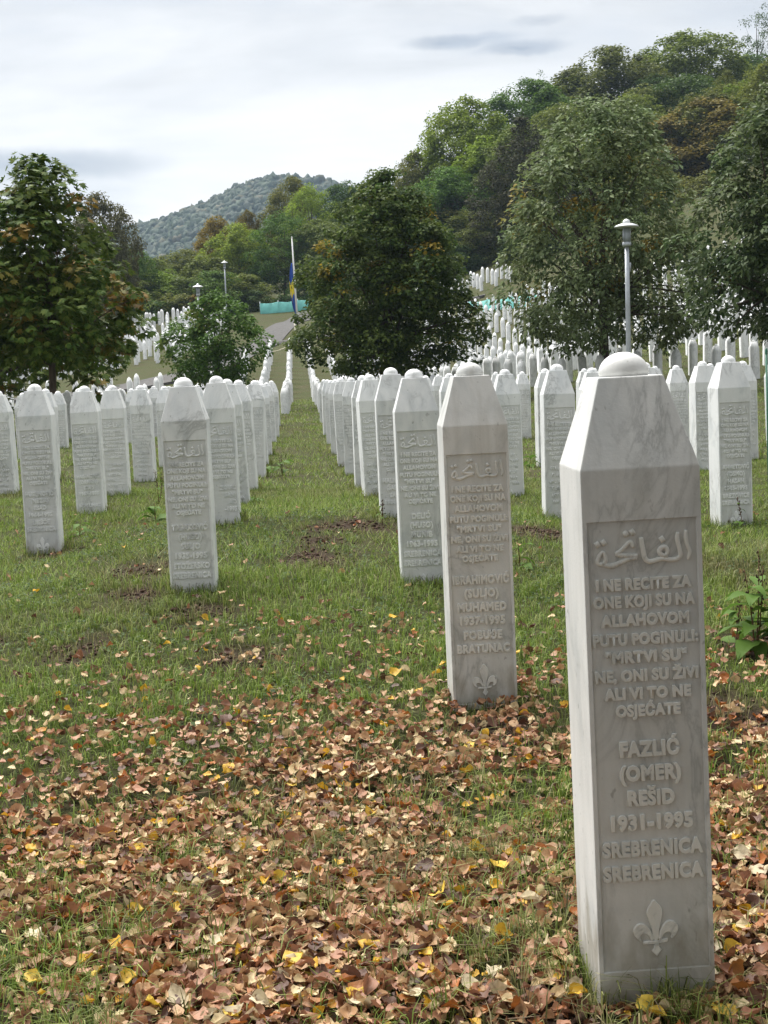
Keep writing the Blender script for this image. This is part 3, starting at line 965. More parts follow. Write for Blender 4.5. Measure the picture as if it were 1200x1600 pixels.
def names(part, rows, mat, align='C', cap=.0295, **kw):
    """part: which rows to cut, as (name, first, end)"""
    L = []
    for s, z in list(zip(rows, NAME_Z))[part[1]:part[2]]:
        wd = {'SREBRENICA': .204, 'IBRAHIMOVIĆ': .207, 'HUSEJNOVIĆ': .2, 'TABAKOVIĆ': .19, 'AHMETOVIĆ': .198, 'HASANOVIĆ': .198, 'STOŽERSKO': .19, 'HALILOVIĆ': .19}.get(s)
        if s and s[0].isdigit(): wd = .166
        if s: L.append((s, z, cap, wd, align))
    return lines_mesh(part[0], L, mat, **kw) if L else None


def strokes_mesh(name, strokes, mat, w=.0092, h=.0045):
    """raised rounded strokes lying on the panel; points (x, z) in metres"""
    m = MB()
    for st in strokes:
        P = np.asarray(st[0], float)
        ws = np.asarray(st[1] if len(st) > 1 else [1] * len(P), float)
        # resample smoothly
        t = np.r_[0, np.cumsum(np.hypot(*np.diff(P, axis=0).T))]
        tt = np.linspace(0, t[-1], max(4, int(t[-1] / .004)))
        Q = np.stack([np.interp(tt, t, P[:, 0]), np.interp(tt, t, P[:, 1])], -1)
        wv = np.interp(tt, t, ws) * w
        for _ in range(2): Q[1:-1] = (Q[:-2] + 2 * Q[1:-1] + Q[2:]) / 4
        T = np.gradient(Q, axis=0); T /= np.linalg.norm(T, axis=1)[:, None] + 1e-9
        Nn = np.stack([-T[:, 1], T[:, 0]], -1)
        rows = []
        for u, hh in ((-.5, -.0006), (-.46, h * .6), (-.28, h), (.28, h), (.46, h * .6), (.5, -.0006)):
            q = Q + Nn * (u * wv)[:, None]
            rows.append(np.column_stack([q[:, 0], np.full(len(q), FACE - hh), q[:, 1]]))
        V = np.stack(rows, 1).reshape(-1, 3)
        n, k = len(Q), 6
        i = (np.arange(n - 1)[:, None] * k + np.arange(k - 1)[None, :]).ravel()
        F = np.stack([i, i + k, i + k + 1, i + 1], -1)
        e = (n - 1) * k
        caps = np.array([(0, 1, 4, 5), (1, 2, 3, 4), (e + 5, e + 4, e + 1, e), (e + 4, e + 3, e + 2, e + 1)])
        m.add(V, np.vstack([F, caps]))
    return m.mesh(name, mat)


def ar(pts): return [((x - 447) / 3678, .9010 - (y - 300) / 3678) for x, y in pts]


ARABIC = [(ar([(768, 192), (766, 240), (772, 300), (796, 345), (782, 385), (774, 408)]), [.7, 1, .8, .8, .8, .4]),
          (ar([(708, 205), (700, 245), (712, 300), (722, 345), (728, 378), (692, 404), (640, 402), (585, 388), (540, 400), (492, 412), (462, 388), (452, 320), (440, 228)]),
           [.7, 1, .9, .9, 1, 1, 1, 1, 1, 1.1, 1.1, 1.05, .9]),
          (ar([(600, 385), (632, 350), (628, 310), (598, 300), (568, 318), (566, 352), (600, 372), (630, 372)]), [.8, .9, 1, 1, 1, 1, .9, .9]),
          (ar([(380, 300), (372, 262), (356, 245), (330, 280), (290, 318), (246, 338), (300, 352), (355, 356), (408, 362)]), [.6, 1, .9, .9, .9, 1, 1, 1, 1.1]),
          (ar([(404, 374), (340, 378), (290, 400), (215, 428), (165, 412), (112, 402), (122, 356), (158, 308), (176, 350), (182, 385), (150, 412)]),
           [1, 1, 1, 1.2, 1, .9, .9, .7, .9, 1, .9])]
for (a, b) in ((330, 196), (378, 187), (120, 262), (166, 250), (592, 250)):
    ARABIC.append((ar([(a - 15, b + 9), (a + 15, b - 9)]), [1.35, 1.35]))


def lily_mesh(name, mat):
    k = .000158
    zc = .1246
    def c(p): return [((x - 515) * k, zc - (y - 590) * k) for x, y in p]
    shapes = [[(500, 208), (455, 262), (415, 330), (405, 385), (425, 450), (470, 610), (492, 735), (535, 735), (555, 600), (595, 450), (604, 370), (590, 310), (545, 248)],
              [(475, 735), (462, 650), (425, 570), (370, 522), (310, 508), (255, 540), (228, 605), (245, 670), (285, 720), (325, 738), (312, 690), (322, 655), (362, 642), (408, 660), (440, 700), (450, 735)],
              [(350, 745), (350, 782), (440, 786), (520, 790), (600, 778), (662, 762), (664, 722), (600, 728), (515, 742), (440, 742)],
              [(490, 785), (550, 785), (552, 830), (580, 864), (545, 910), (515, 962), (495, 920), (455, 876), (488, 840)]]
    mir = [(555, 735), (562, 650), (600, 560), (645, 510), (705, 490), (765, 515), (800, 575), (792, 640), (755, 695), (708, 718), (716, 672), (700, 642), (660, 636), (620, 660), (592, 700), (578, 735)]
    shapes.append(mir)
    m = MB()
    for q, s in enumerate(shapes):
        P = c(s)
        cu = bpy.data.curves.new('lily', 'CURVE')
        cu.dimensions = '2D'
        cu.fill_mode = 'BOTH'
        sp = cu.splines.new('BEZIER')
        sp.bezier_points.add(len(P) - 1)
        for b, (x, z) in zip(sp.bezier_points, P):
            b.co = (x, z, 0)
            b.handle_left_type = b.handle_right_type = 'AUTO' if q in (0, 1, 4) else 'VECTOR'
        sp.use_cyclic_u = True
        sp.resolution_u = 3
        cu.extrude = .0032
        cu.bevel_depth = .0012
        cu.bevel_resolution = 0
        cu.offset = -.001
        o = bpy.data.objects.new('lily', cu)
        COL.objects.link(o)
        me = bpy.data.meshes.new_from_object(o.evaluated_get(bpy.context.evaluated_depsgraph_get()))
        V = np.array([v.co[:] for v in me.vertices])
        lift = .0006 * q
        m.add(np.stack([V[:, 0], FACE - V[:, 2] - lift * .3, V[:, 1]], -1), [tuple(p.vertices) for p in me.polygons if len(p.vertices) == 4],
              [tuple(p.vertices) for p in me.polygons if len(p.vertices) == 3])
        bpy.data.objects.remove(o)
        bpy.data.curves.remove(cu)
    return m.mesh(name, mat)


def worn_mesh(name, mat, seed):
    """name lines too worn and small to read: rows of short raised strokes"""
    r = np.random.default_rng(seed)
    m = MB()
    for row in range(6):
        wd = r.uniform(.05, .095)
        x = -wd
        z = NAME_Z[row]
        while x < wd - .01:
            w = r.uniform(.008, .016)
            h = .0135
            y1 = FACE - .004
            if r.random() < .7: m.box(x, x + .004, y1, FACE + .001, z - h, z + h)
            m.box(x + .0042, x + w, y1, FACE + .001, z + h - .0055, z + h) if r.random() < .6 else m.box(x + .0042, x + w, y1, FACE + .001, z - h, z - h + .0055)
            if r.random() < .5: m.box(x + .0042, x + w * .9, y1, FACE + .001, z - .003, z + .0025)
            x += w + .005
    return m.mesh(name, mat)


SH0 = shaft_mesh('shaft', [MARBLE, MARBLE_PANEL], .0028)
SH0_SHADED = shaft_mesh('shaft', [MARBLE_SHADED, MARBLE_SHADED_PANEL], .0028)
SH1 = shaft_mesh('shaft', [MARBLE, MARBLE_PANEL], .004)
DM0, DM0_SHADED, DM1 = dome_mesh('dome', MARBLE), dome_mesh('dome', MARBLE_SHADED), dome_mesh('dome', MARBLE, 12)
VERSE0, VERSE0_SHADED = verse(MARBLE_LETTER), verse(MARBLE_SHADED_LETTER)
VERSE1 = verse(MARBLE_LETTER, res=1, bev=0.0)
AR0 = strokes_mesh('calligraphy', ARABIC, MARBLE_LETTER)
AR0_SHADED = strokes_mesh('calligraphy', ARABIC, MARBLE_SHADED_LETTER)
LILY0, LILY0_SHADED = lily_mesh('lily_emblem', MARBLE_LETTER), lily_mesh('lily_emblem', MARBLE_SHADED_LETTER)
WORN = [worn_mesh('name_lettering', MARBLE_LETTER, s) for s in (3, 4, 5, 6)]


def far_mesh(name):
    """whole small stone in one light mesh"""
    m = MB()
    def ring(h, z): return [(a * h, b * h, z) for a, b in ((-1, -1), (1, -1), (1, 1), (-1, 1))]
    V = ring(W2, SINK) + ring(W2, Z_SH) + ring(Z_FR, TOP_H)
    Q = [(a + k, a + (k + 1) % 4, a + 4 + (k + 1) % 4, a + 4 + k) for a in (0, 4) for k in range(4)] + [(8, 9, 10, 11)]
    m.add(V, Q)
    r = .05
    V, Q = lathe_np([(r, -.002), (r * .98, .015), (r * .72, .038), (r * .3, .049), (.001, .051)], 8)
    m.add(V + [0, 0, TOP_H], Q)
    return m


FARM = far_mesh('gravestone')
FAR_MESH = FARM.mesh('gravestone', MARBLE)
GRAVES = 'white marble gravestones in rows'
SPECIAL = {  # (column, row) -> name rows, label, greyed for tree shade
    (1, 1): (['FAZLIĆ', '(OMER)', 'REŠID', '1931-1995', 'SREBRENICA', 'SREBRENICA'], 'tallest greyed marble gravestone among fallen leaves, dated 1931-1995', True),
    (1, 2): (['IBRAHIMOVIĆ', '(SULJO)', 'MUHAMED', '1937-1995', 'POBUĐE', 'BRATUNAC'], 'greyed marble gravestone dated 1937-1995, whole lily visible above its foot', True),
    (1, 3): (['DELIĆ', '(HUSO)', 'MUNIB', '1963-1995', 'SREBRENICA', 'SREBRENICA'], 'white gravestone dated 1963-1995 half overlapped by the greyed 1937-1995 stone', False),
    (1, 4): (['HALILOVIĆ', '(ŠABAN)', 'SABIT', '1964-1995', '', ''], 'veined white gravestone sunk in grass directly behind the 1963-1995 stone', False),
    (-1, 1): (['TABAKOVIĆ', '(HUSO)', 'SULJO', '1935-1995', 'STOŽERSKO', 'SREBRENICA'], 'white gravestone dated 1935-1995 heading the row left of the aisle', False),
    (-1, 2): (['ZOVIĆ', 'SAN)', 'AO', '-1995', '', ''], 'white gravestone directly behind the 1935-1995 stone, left half covered', False),
    (-2, 1): (['HUSEJNOVIĆ', '(NEZIR)', 'ESAD', '1964-1995', 'LIJEŠĆE', 'SREBRENICA'], 'white gravestone dated 1964-1995 with streaked cap, left of the 1935-1995 stone', False),
    (-2, 2): (['HASANOVIĆ', '(ORHAN)', 'ESAD', '1967-1995', '', 'BRATUNAC'], 'white gravestone behind and right of the streaked 1964-1995 stone, weed at its foot', False),
    (3, 1): (['AHMETOVIĆ', '(OSMO)', 'HASAN', '1945-1995', 'BREZOVICE', 'SREBRENICA'], 'white gravestone dated 1945-1995 with broad lit side, right of the tallest stone', False),
}

stones = []          # (column, row, x, y, z_top, block)
LOWER = {
    1: (0.655, [2.82, 5.15, 7.6, 9.9, 12.25, 14.6, 17.4, 20.2, 23.0, 25.8, 28.6, 32.4]),
    2: (1.94, [10.6, 12.9, 15.3, 17.8, 20.3, 23.0, 25.8, 28.6]),
    3: (3.06, [9.9, 12.3, 14.7, 17.2, 20.0, 22.8, 25.6, 28.6]),
    4: (4.28, [14.7, 17.1, 19.6, 22.4, 25.2, 28.0]),
    5: (5.05, [15.6, 18.2, 20.8, 23.6, 26.4]),
    6: (6.2, [17.6, 20.2, 23.0, 25.8]),
    -1: (-0.585, [7.52, 10.05, 12.45, 14.8, 17.4, 19.8, 22.4, 25.2, 28.0, 30.8]),
    -2: (-1.86, [10.3, 12.5, 14.2, 16.7, 19.2, 21.8, 24.6, 27.4, 30.2]),
    -3: (-3.12, [15.0, 17.4, 19.8, 22.4, 25.2, 28.0, 31.0]),
    -4: (-4.36, [21.8, 24.4, 27.2, 31.6]),
    -5: (-5.6, [25.0, 27.8, 31.2]),
    -6: (-6.8, [28.4, 32.2]),
}
for c, (x, Ys) in LOWER.items():
    for k, Y in enumerate(Ys):
        top = np.interp(Y, [2.8, 5.2, 7.6, 10, 12.3, 14.6, 17.4, 22, 32.5], [1.287, 1.283, 1.275, 1.265, 1.235, 1.21, 1.19, 1.14, 1.08])
        conv = 1 - .1 * np.clip((Y - 14) / 18, 0, 1)
        stones.append((c, k + 1, x * conv + rng.normal(0, .012) * (Y > 6), Y, top + rng.normal(0, .01) * (Y > 6), 'lower'))
for c in range(-16, 30):
    x0 = -.4 + 1.14 * c if c < 1 else .68 + 1.14 * (c - 1)
    cc = c - 1 if c < 1 else c
    k = 0
    y_lo = 40.2
    y_hi = 86.0 if abs(x0) < 6 else (128 if x0 < 0 else 117 if x0 < 17 else 88)
    Y = y_lo
    while Y < y_hi:
        far_left = x0 < -6 and Y > 87
        x = x0 + (rng.normal(0, .22) if far_left else rng.normal(0, .025))
        # keep the paths free
        d = min(np.hypot(x - px, Y - py) for px, py in zip(np.interp(np.linspace(0, 1, 60), np.linspace(0, 1, len(PATH)), [p[0] for p in PATH]), np.interp(np.linspace(0, 1, 60), np.linspace(0, 1, len(PATH)), [p[1] for p in PATH])))
        ok = d > 1.9
        if x < -3.5 and Y < 62: ok = ok and rng.random() < .35
        if 3 < x < 8.5 and 58 < Y < 70: ok = False
        if x < -4 and 66 < Y < 86 and x > np.interp(Y, [66, 86], [-15, -9.4]): ok = False
        if x > 0 and 95 < Y < 101: ok = False
        if x > 0 and 101 <= Y < 106.2: ok = False
        if 4 < x and 84 < Y < 88 and x < 11: ok = rng.random() < .5
        px_, py_, z_ = project(np.array([x, Y, 3.0]))
        if ok and -60 < px_[0] < 1290:
            k += 1
            g = float(ground(x, Y))
            vis = np.interp(Y, [40, 60, 75, 90], [.80 if x < 6 else 1.12, 1.0, 1.15, 1.2])
            stones.append((cc, k, x, Y, g + vis + rng.normal(0, .02), 'slope'))
        Y += (1.75 if far_left else 2.35) + rng.normal(0, .03)

# the 300 that show largest become single objects, the rest one mass
order = sorted(range(len(stones)), key=lambda q: (stones[q][5] != 'lower', stones[q][3]))
single, mass = [], []
for q in order:
    c, k, x, Y, top, blk = stones[q]
    px_, py_, _ = project(np.array([x, Y, top]))
    (single if len(single) < 300 and -25 < px_[0] < 1225 else mass).append(q)

for q in single:
    c, k, x, Y, top, blk = stones[q]
    side = 'right' if c > 0 else 'left'
    z0 = top - 1.287
    tilt = (rng.normal(0, rad(.8)), rng.normal(0, rad(.8)), rng.normal(0, rad(2.2)))
    if (c, k) == (1, 1) and blk == 'lower': tilt = (0, -rad(.7), rad(-.8))
    elif (c, k) in SPECIAL and blk == 'lower': tilt = (tilt[0] * .3, -rad(.25), tilt[2] * .5)
    x += {(1, 1): .016, (1, 2): -.022, (1, 3): -.02, (-1, 1): -.015, (-2, 1): -.03}.get((c, k), 0) if blk == 'lower' else 0
    if blk == 'slope':
        o = link('gravestone', FAR_MESH, None, (x, Y, z0), tilt)
        lab = 'white gravestone up the slope, %s from its foot, %s row %s of the aisle' % (ordw(k), ordw(abs(c)), side)
        tag(o, lab, 'gravestone', GRAVES)
        continue
    sp = SPECIAL.get((c, k))
    lab = sp[1] if sp else 'white gravestone on flat grass, %s from the front, %s row %s of the aisle' % (ordw(k), ordw(abs(c)), side)
    t = thing('gravestone', lab, 'gravestone', (x, Y, z0), tilt, GRAVES)
    old = bool(sp and sp[2])  # set for the two stones whose colour carries tree shade
    near = Y < 16
    link('shaft', SH0_SHADED if old else (SH0 if near else SH1), t)
    link('dome', DM0_SHADED if old else (DM0 if near else DM1), t)
    link('calligraphy', AR0_SHADED if old else AR0, t)
    link('verse_lettering', VERSE0_SHADED if old else (VERSE0 if near else VERSE1), t)
    if sp:
        mt = MARBLE_SHADED_LETTER if old else MARBLE_LETTER
        for part in (('name_lettering', 0, 3), ('date_lettering', 3, 4), ('place_lettering', 4, 6)):
            me = names(part, sp[0], mt, 'R' if (c, k) == (-1, 2) else 'C')
            if me: link(part[0], me, t)
    else:
        tag(link('name_lettering', WORN[(k + abs(c)) % 4], t), kind='stuff')
    if near: link('lily_emblem', LILY0_SHADED if old else LILY0, t)

m = MB()
Vf = np.vstack(FARM.V)
Qf = np.vstack(FARM.Q)
for q in mass:
    c, k, x, Y, top, blk = stones[q]
    a = rng.normal(0, rad(1.5))
    ca, sa = math.cos(a), math.sin(a)
    V = np.stack([Vf[:, 0] * ca - Vf[:, 1] * sa + x + Vf[:, 2] * rng.normal(0, .008), Vf[:, 0] * sa + Vf[:, 1] * ca + Y, Vf[:, 2] + top - 1.287], -1)
    m.add(V, Qf)
tag(link('gravestones', m.mesh('gravestones', MARBLE)), 'hundreds more small white gravestones covering the far slopes', 'gravestones', kind='stuff')

# ------------------------------------------------------------------ lamps, flagpole, fence, posts
STEEL = mat_plain('galvanised steel', (0.42, 0.45, 0.48), 0.45, 0.55, .12, 8.0)
STEEL_CAP = mat_plain('painted lamp cap', (0.62, 0.64, 0.65), 0.35, 0.2, .08, 4.0)
GLASSM, _n = material('lamp glass')
finish(_n, (0.26, 0.29, 0.31), 0.12, None, 0.5)
WHITE = mat_plain('white paint', (0.8, 0.8, 0.78), 0.4, 0, .05)
GREEN = mat_plain('green paint', (0.03, 0.14, 0.09), 0.5, 0, .15)


def make_lamp():
    """street lamp with a base at z=0 and its cap top at 4.5 m"""
    t = link('street_lamp', None)
    V, Q, T = tube_np([(0, 0, -.6), (0, 0, 1.2), (0, 0, 2.6), (0, 0, 3.92)], [.064, .06, .054, .047], 14)
    m = MB(); m.add(V, Q, T); link('pole', m.mesh('pole', STEEL, True), t)
    m = MB(); V, Q = lathe_np([(.001, 3.9), (.085, 3.9), (.1, 3.93), (.1, 3.97), (.085, 4.0), (.001, 4.0)], 20); m.add(V, Q); link('collar', m.mesh('collar', STEEL, True), t)
    m = MB(); V, Q = lathe_np([(.001, 4.0), (.084, 4.0), (.09, 4.1), (.092, 4.3), (.001, 4.31)], 20); m.add(V, Q); link('lamp_glass', m.mesh('lamp_glass', GLASSM, True), t)
    m = MB(); V, Q = lathe_np([(.001, 4.0), (.03, 4.0), (.03, 4.3), (.001, 4.3)], 10)
    for k in range(4):
        a = k * math.pi / 2 + .6
        V2, Q2, T2 = tube_np([(.096 * math.cos(a), .096 * math.sin(a), 3.98), (.1 * math.cos(a), .1 * math.sin(a), 4.33)], [.009, .009], 6)
        m.add(V2, Q2, T2)
    link('frame', m.mesh('frame', STEEL, True), t)
    m = MB(); V, Q = lathe_np([(.001, 4.3), (.2, 4.31), (.262, 4.318), (.27, 4.33), (.25, 4.352), (.14, 4.395), (.08, 4.405), (.001, 4.41)], 28); m.add(V, Q); link('lamp_cap', m.mesh('lamp_cap', STEEL_CAP, True), t)
    m = MB(); V, Q = lathe_np([(.085, 4.39), (.085, 4.42), (.075, 4.455), (.045, 4.485), (.001, 4.5)], 18); m.add(V, Q); link('finial', m.mesh('finial', STEEL_CAP, True), t)
    m = MB(); m.box(.055, .085, -.012, .012, 3.35, 3.55); link('bracket', m.mesh('bracket', STEEL), t)
    return t


lamp = make_lamp()
p = at_y(977, 342, 31)
lamp.location = (p[0], 31, p[2] - 4.5)
lamp.rotation_euler = (0, rad(.3), 0)
tag(lamp, 'tall grey street lamp with flat disc cap rising behind the tallest gravestone', 'street lamp', 'street lamps')
for (px, py, Y, lab) in ((308, 443, 71, 'white-capped street lamp just above the small bright green tree'), (350, 407, 108, 'more distant street lamp with thin pole against the olive trees')):
    c = copy_tree(lamp)
    p = at_y(px, py, Y)
    c.location = (p[0], Y, p[2] - 4.5)
    tag(c, lab, 'street lamp', 'street lamps')

# flagpole with the flag hanging limp
FY = 124.0
pt, pb = at_y(456, 372, FY), at_y(464.5, 500, FY)
fp = thing('flagpole', 'tall white flagpole in front of the turquoise fence', 'flagpole', (pb[0], FY, pb[2]))
hp = pt[2] - pb[2]
lx = pt[0] - pb[0]
m = MB(); V, Q, T = tube_np([(0, 0, -.5), (lx * .5, 0, hp * .5), (lx, 0, hp)], [.10, .085, .05], 10); m.add(V, Q, T); link('pole', m.mesh('pole', WHITE, True), fp)
m = MB(); V, Q = lathe_np([(.001, 0), (.05, .01), (.07, .06), (.05, .11), (.001, .13)], 10); m.add(V + [lx, 0, hp], Q); link('finial', m.mesh('finial', WHITE, True), fp)
m = MB(); m.box(-.35, .35, -.35, .35, -.5, .12); link('base', m.mesh('base', CONCRETE), fp)


def flag():
    me, n = material('flag cloth')
    uv = n('ShaderNodeAttribute', attribute_name='along').outputs['Fac']
    col = n.ramp(uv, [(0.0, (0.03, 0.09, 0.40)), (0.36, (0.80, 0.66, 0.05)), (0.62, (0.03, 0.09, 0.40))], 'CONSTANT')
    st = n('ShaderNodeAttribute', attribute_name='star').outputs['Fac']
    col = n.mix(st, col, (.8, .8, .8))
    finish(n, col, 0.8, None, .2)
    nz, nu = 26, 15
    V, al, stv = [], [], []
    z1, z0 = hp * .70, hp * .04
    for i in range(nz):
        t = i / (nz - 1)
        for j in range(nu):
            u = j / (nu - 1)
            wdt = (.1 + .26 * math.sin(math.pi * min(1, t * 1.1)) ** .6) * (1 if t < .9 else .7)
            z = z1 + (z0 - z1) * t
            bx = lx * z / hp
            V.append((bx - .1 - u * wdt, .12 * math.sin(u * 9 + t * 2) * (0.3 + t), z + .1 * u * (t - .5)))
            al.append(t + .05 * math.sin(u * 7))
            stv.append(1.0 if (j in (10, 11) and i in (14, 15, 17, 18)) else 0)
    i = (np.arange(nz - 1)[:, None] * nu + np.arange(nu - 1)[None, :]).ravel()
    o = link('flag', np_mesh('flag', np.array(V), [np.stack([i, i + nu, i + nu + 1, i + 1], -1)], me, {'along': al, 'star': stv}, True), None, (pb[0], FY, pb[2]))
    md = o.modifiers.new('thickness', 'SOLIDIFY')
    md.thickness = .01
    tag(o, 'blue and yellow flag hanging limp from the white flagpole', 'flag')


flag()

TEAL = mat_plain('turquoise sheet', (0.16, 0.50, 0.46), 0.6, 0, .18, 1.5)


def fence(name_pts, h, label):
    """sheet fence: panels between slim posts; pts (x,y)"""
    P = np.asarray(name_pts, float)
    t = thing('sheet_fence', label, 'fence', on_ground(P[0, 0], P[0, 1]), None, 'turquoise sheet fences')
    base = np.array(on_ground(P[0, 0], P[0, 1]))
    for k in range(len(P) - 1):
        a, b = P[k], P[k + 1]
        m = MB()
        V = []
        n = 7
        for i in range(n):
            u = i / (n - 1)
            x, y = a + (b - a) * u
            g = float(ground(x, y))
            sag = .1 * math.sin(u * math.pi) + random.uniform(-.02, .02)
            V += [(x, y - .02 + .03 * math.sin(u * 12), g - .1), (x, y - .02 + .03 * math.sin(u * 12), g + h - sag), (x, y + .02 + .03 * math.sin(u * 12), g - .1), (x, y + .02 + .03 * math.sin(u * 12), g + h - sag)]
        V = np.array(V) - base
        Q = []
        for i in range(n - 1):
            o = i * 4
            Q += [(o, o + 4, o + 5, o + 1), (o + 2, o + 3, o + 7, o + 6), (o + 1, o + 5, o + 7, o + 3)]
        m.add(V, Q)
        link('panel', m.mesh('panel', TEAL), t)
    for x, y in P:
        g = float(ground(x, y))
        V, Q, T = tube_np([(x, y + .08, g - .3), (x, y + .08, g + h + .12)], [.035, .035], 8)
        m = MB(); m.add(V - base, Q, T); link('post', m.mesh('post', STEEL, True), t)


fence([(X_of(p_, 133), 133) for p_ in (412, 440, 470, 500)], 1.02, 'turquoise sheet fence behind the flagpole foot')
def level_spot(px, py):
    """where the ground is seen at that height above the slope's foot"""
    best = min(np.arange(84, 112, .1), key=lambda Y: abs(project(np.array([X_of(px, Y), Y, float(ground(X_of(px, Y), Y))]))[1][0] - py))
    return (X_of(px, best), float(best))


fence([level_spot(p_, q_) for p_, q_ in ((735, 489), (765, 486), (800, 482), (845, 476))], .78, 'turquoise sheet fence below the small patch of distant gravestones')

# banded marker post and the cord
mx = at_y(462.5, 537, 101)
mp_ = thing('marker_post', 'short pale post with dark bands at the top of the grass aisle', 'post', on_ground(mx[0], 101))
m = MB(); V, Q, T = tube_np([(0, 0, -.3), (-.03, 0, 1.62)], [.055, .05], 10); m.add(V, Q, T); link('post', m.mesh('post', mat_plain('cream paint', (.68, .64, .5), .6), True), mp_)
for z in (.98, 1.3):
    m = MB(); V, Q = lathe_np([(.058, z), (.058, z + .09)], 10); m.add(V + [-.018, 0, 0], Q); link('band', m.mesh('band', mat_plain('dark band', (.08, .09, .07), .7), True), mp_)
V, Q, T = tube_np([(-3.1, 87.0, ground(-3.1, 87.) + .35), (-2.2, 87.2, ground(-2.2, 87.2) + .25), (-1.2, 87.5, ground(-1.2, 87.5) + .3), (-.35, 88., ground(-.35, 88.) + .55)], [.03] * 4, 6)
m = MB(); m.add(V, Q, T)
tag(link('cord', m.mesh('cord', mat_plain('pale rope', (.5, .46, .34), .8), True)), 'pale cord strung across the top gravestones of the slope', 'cord')

# slim green post at the right border
gx = at_y(1200.5, 640, 11.0)
gp = thing('garden_post', 'slim dark green metal post at the photo\'s right border', 'post', on_ground(gx[0], 11.0))
gz = at_y(1194, 548, 11.0)[2] - gp.location[2]
m = MB(); V, Q, T = tube_np([(0, 0, -.3), (-.01, 0, gz)], [.009, .009], 10); m.add(V, Q, T); link('post', m.mesh('post', GREEN, True), gp)
m = MB(); V, Q = lathe_np([(.010, gz - .03), (.012, gz), (.007, gz + .015), (.001, gz + .02)], 10); m.add(V + [-.01, 0, 0], Q); link('cap', m.mesh('cap', GREEN, True), gp)

# flat grey stone at the foot of the tallest gravestone
def rock(loc, sx, sy, sz, label, seed):
    bm = bmesh.new()
    bmesh.ops.create_icosphere(bm, subdivisions=3, radius=1)
    r = np.random.default_rng(seed)
    ph = r.uniform(0, 6, 6)
    for v in bm.verts:
        d = v.co.copy()
        k = 1 + .13 * math.sin(d.x * 3 + ph[0]) + .1 * math.sin(d.y * 4 + ph[1]) + .07 * math.sin(d.z * 6 + d.x * 5 + ph[2])
        v.co = Vector((d.x * sx, d.y * sy, max(d.z, -.5) * sz)) * k
    me = bpy.data.meshes.new('rock')
    bm.to_mesh(me)
    bm.free()
    me.polygons.foreach_set('use_smooth', np.ones(len(me.polygons), bool))
    me.materials.append(mat_plain('grey rock', (.085, .085, .08), .9, 0, .4, 25.))
    tag(link('rock', me, None, loc), label, 'stone')


q = at_z(1062, 1580, 0.01)
rock(on_ground(q[0], q[1], -.004), .042, .03, .015, 'small flat grey stone lying before the foot of the tallest gravestone', 3)


# ------------------------------------------------------------------ grass
def blades(n, y0, y1, hmin, hmax, wid, seed, tuft=6, spread=.03, detail=True, bias=1.0, keep=None):
    r = np.random.default_rng(seed)
    nt_ = max(1, n // tuft)
    u = r.random(nt_)
    ty = np.sqrt(y0 ** 2 + u * (y1 ** 2 - y0 ** 2))
    half_l, half_r = 0.232 * ty + .5, 0.345 * ty + .5
    tx = -half_l + r.random(nt_) * (half_l + half_r)
    ok = np.ones(nt_, bool)
    if keep is not None: ok = r.random(nt_) < keep(tx, ty)
    tx, ty = tx[ok], ty[ok]
    hs = r.uniform(.6, 1.25, len(tx)) * (0.65 + .7 * vnoise(tx, ty, .45, 17))
    idx = np.repeat(np.arange(len(tx)), tuft)
    m = len(idx)
    a = r.uniform(0, 2 * np.pi, m)
    rr = np.abs(r.normal(0, spread, m))
    x, y = tx[idx] + rr * np.cos(a), ty[idx] + rr * np.sin(a)
    z = ground(x, y) - .004
    h = r.uniform(hmin, hmax, m) * hs[idx]
    az = a + r.normal(0, .9, m)
    lean = r.uniform(.25, 1.15, m)
    dx, dy = np.cos(az), np.sin(az)
    sx, sy = -dy, dx
    w = wid * r.uniform(.6, 1.3, m)
    B = np.stack([x, y, z], -1)
    Sd = np.stack([sx, sy, np.zeros(m)], -1) * w[:, None] * .5
    mid = B + np.stack([dx * lean * h * .3, dy * lean * h * .3, h * .62], -1)
    tip = B + np.stack([dx * lean * h * .95, dy * lean * h * .95, h * (1.02 - .35 * lean)], -1)
    dry = np.clip((vnoise(tx, ty, .8, 51) - .48) * 1.1 + (vnoise(tx, ty, .2, 52) - .5) * .8, 0, 1)[idx]
    dry = np.where(r.random(m) < .13, r.uniform(.5, 1, m), dry * r.uniform(.5, 1.2, m))
    dry = np.clip(np.maximum(dry, soil(tx, ty)[idx] * r.uniform(.6, 1.1, m)), 0, 1)
    if detail:
        V = np.stack([B - Sd, B + Sd, mid + Sd * .8, mid - Sd * .8, tip], 1).reshape(-1, 3)
        k = np.arange(m)[:, None] * 5
        return V, np.vstack([k + [0, 1, 2], k + [0, 2, 3], k + [3, 2, 4]]), np.repeat(dry, 5)
    V = np.stack([B - Sd, B + Sd, tip], 1).reshape(-1, 3)
    return V, np.arange(m)[:, None] * 3 + [0, 1, 2], np.repeat(dry, 3)


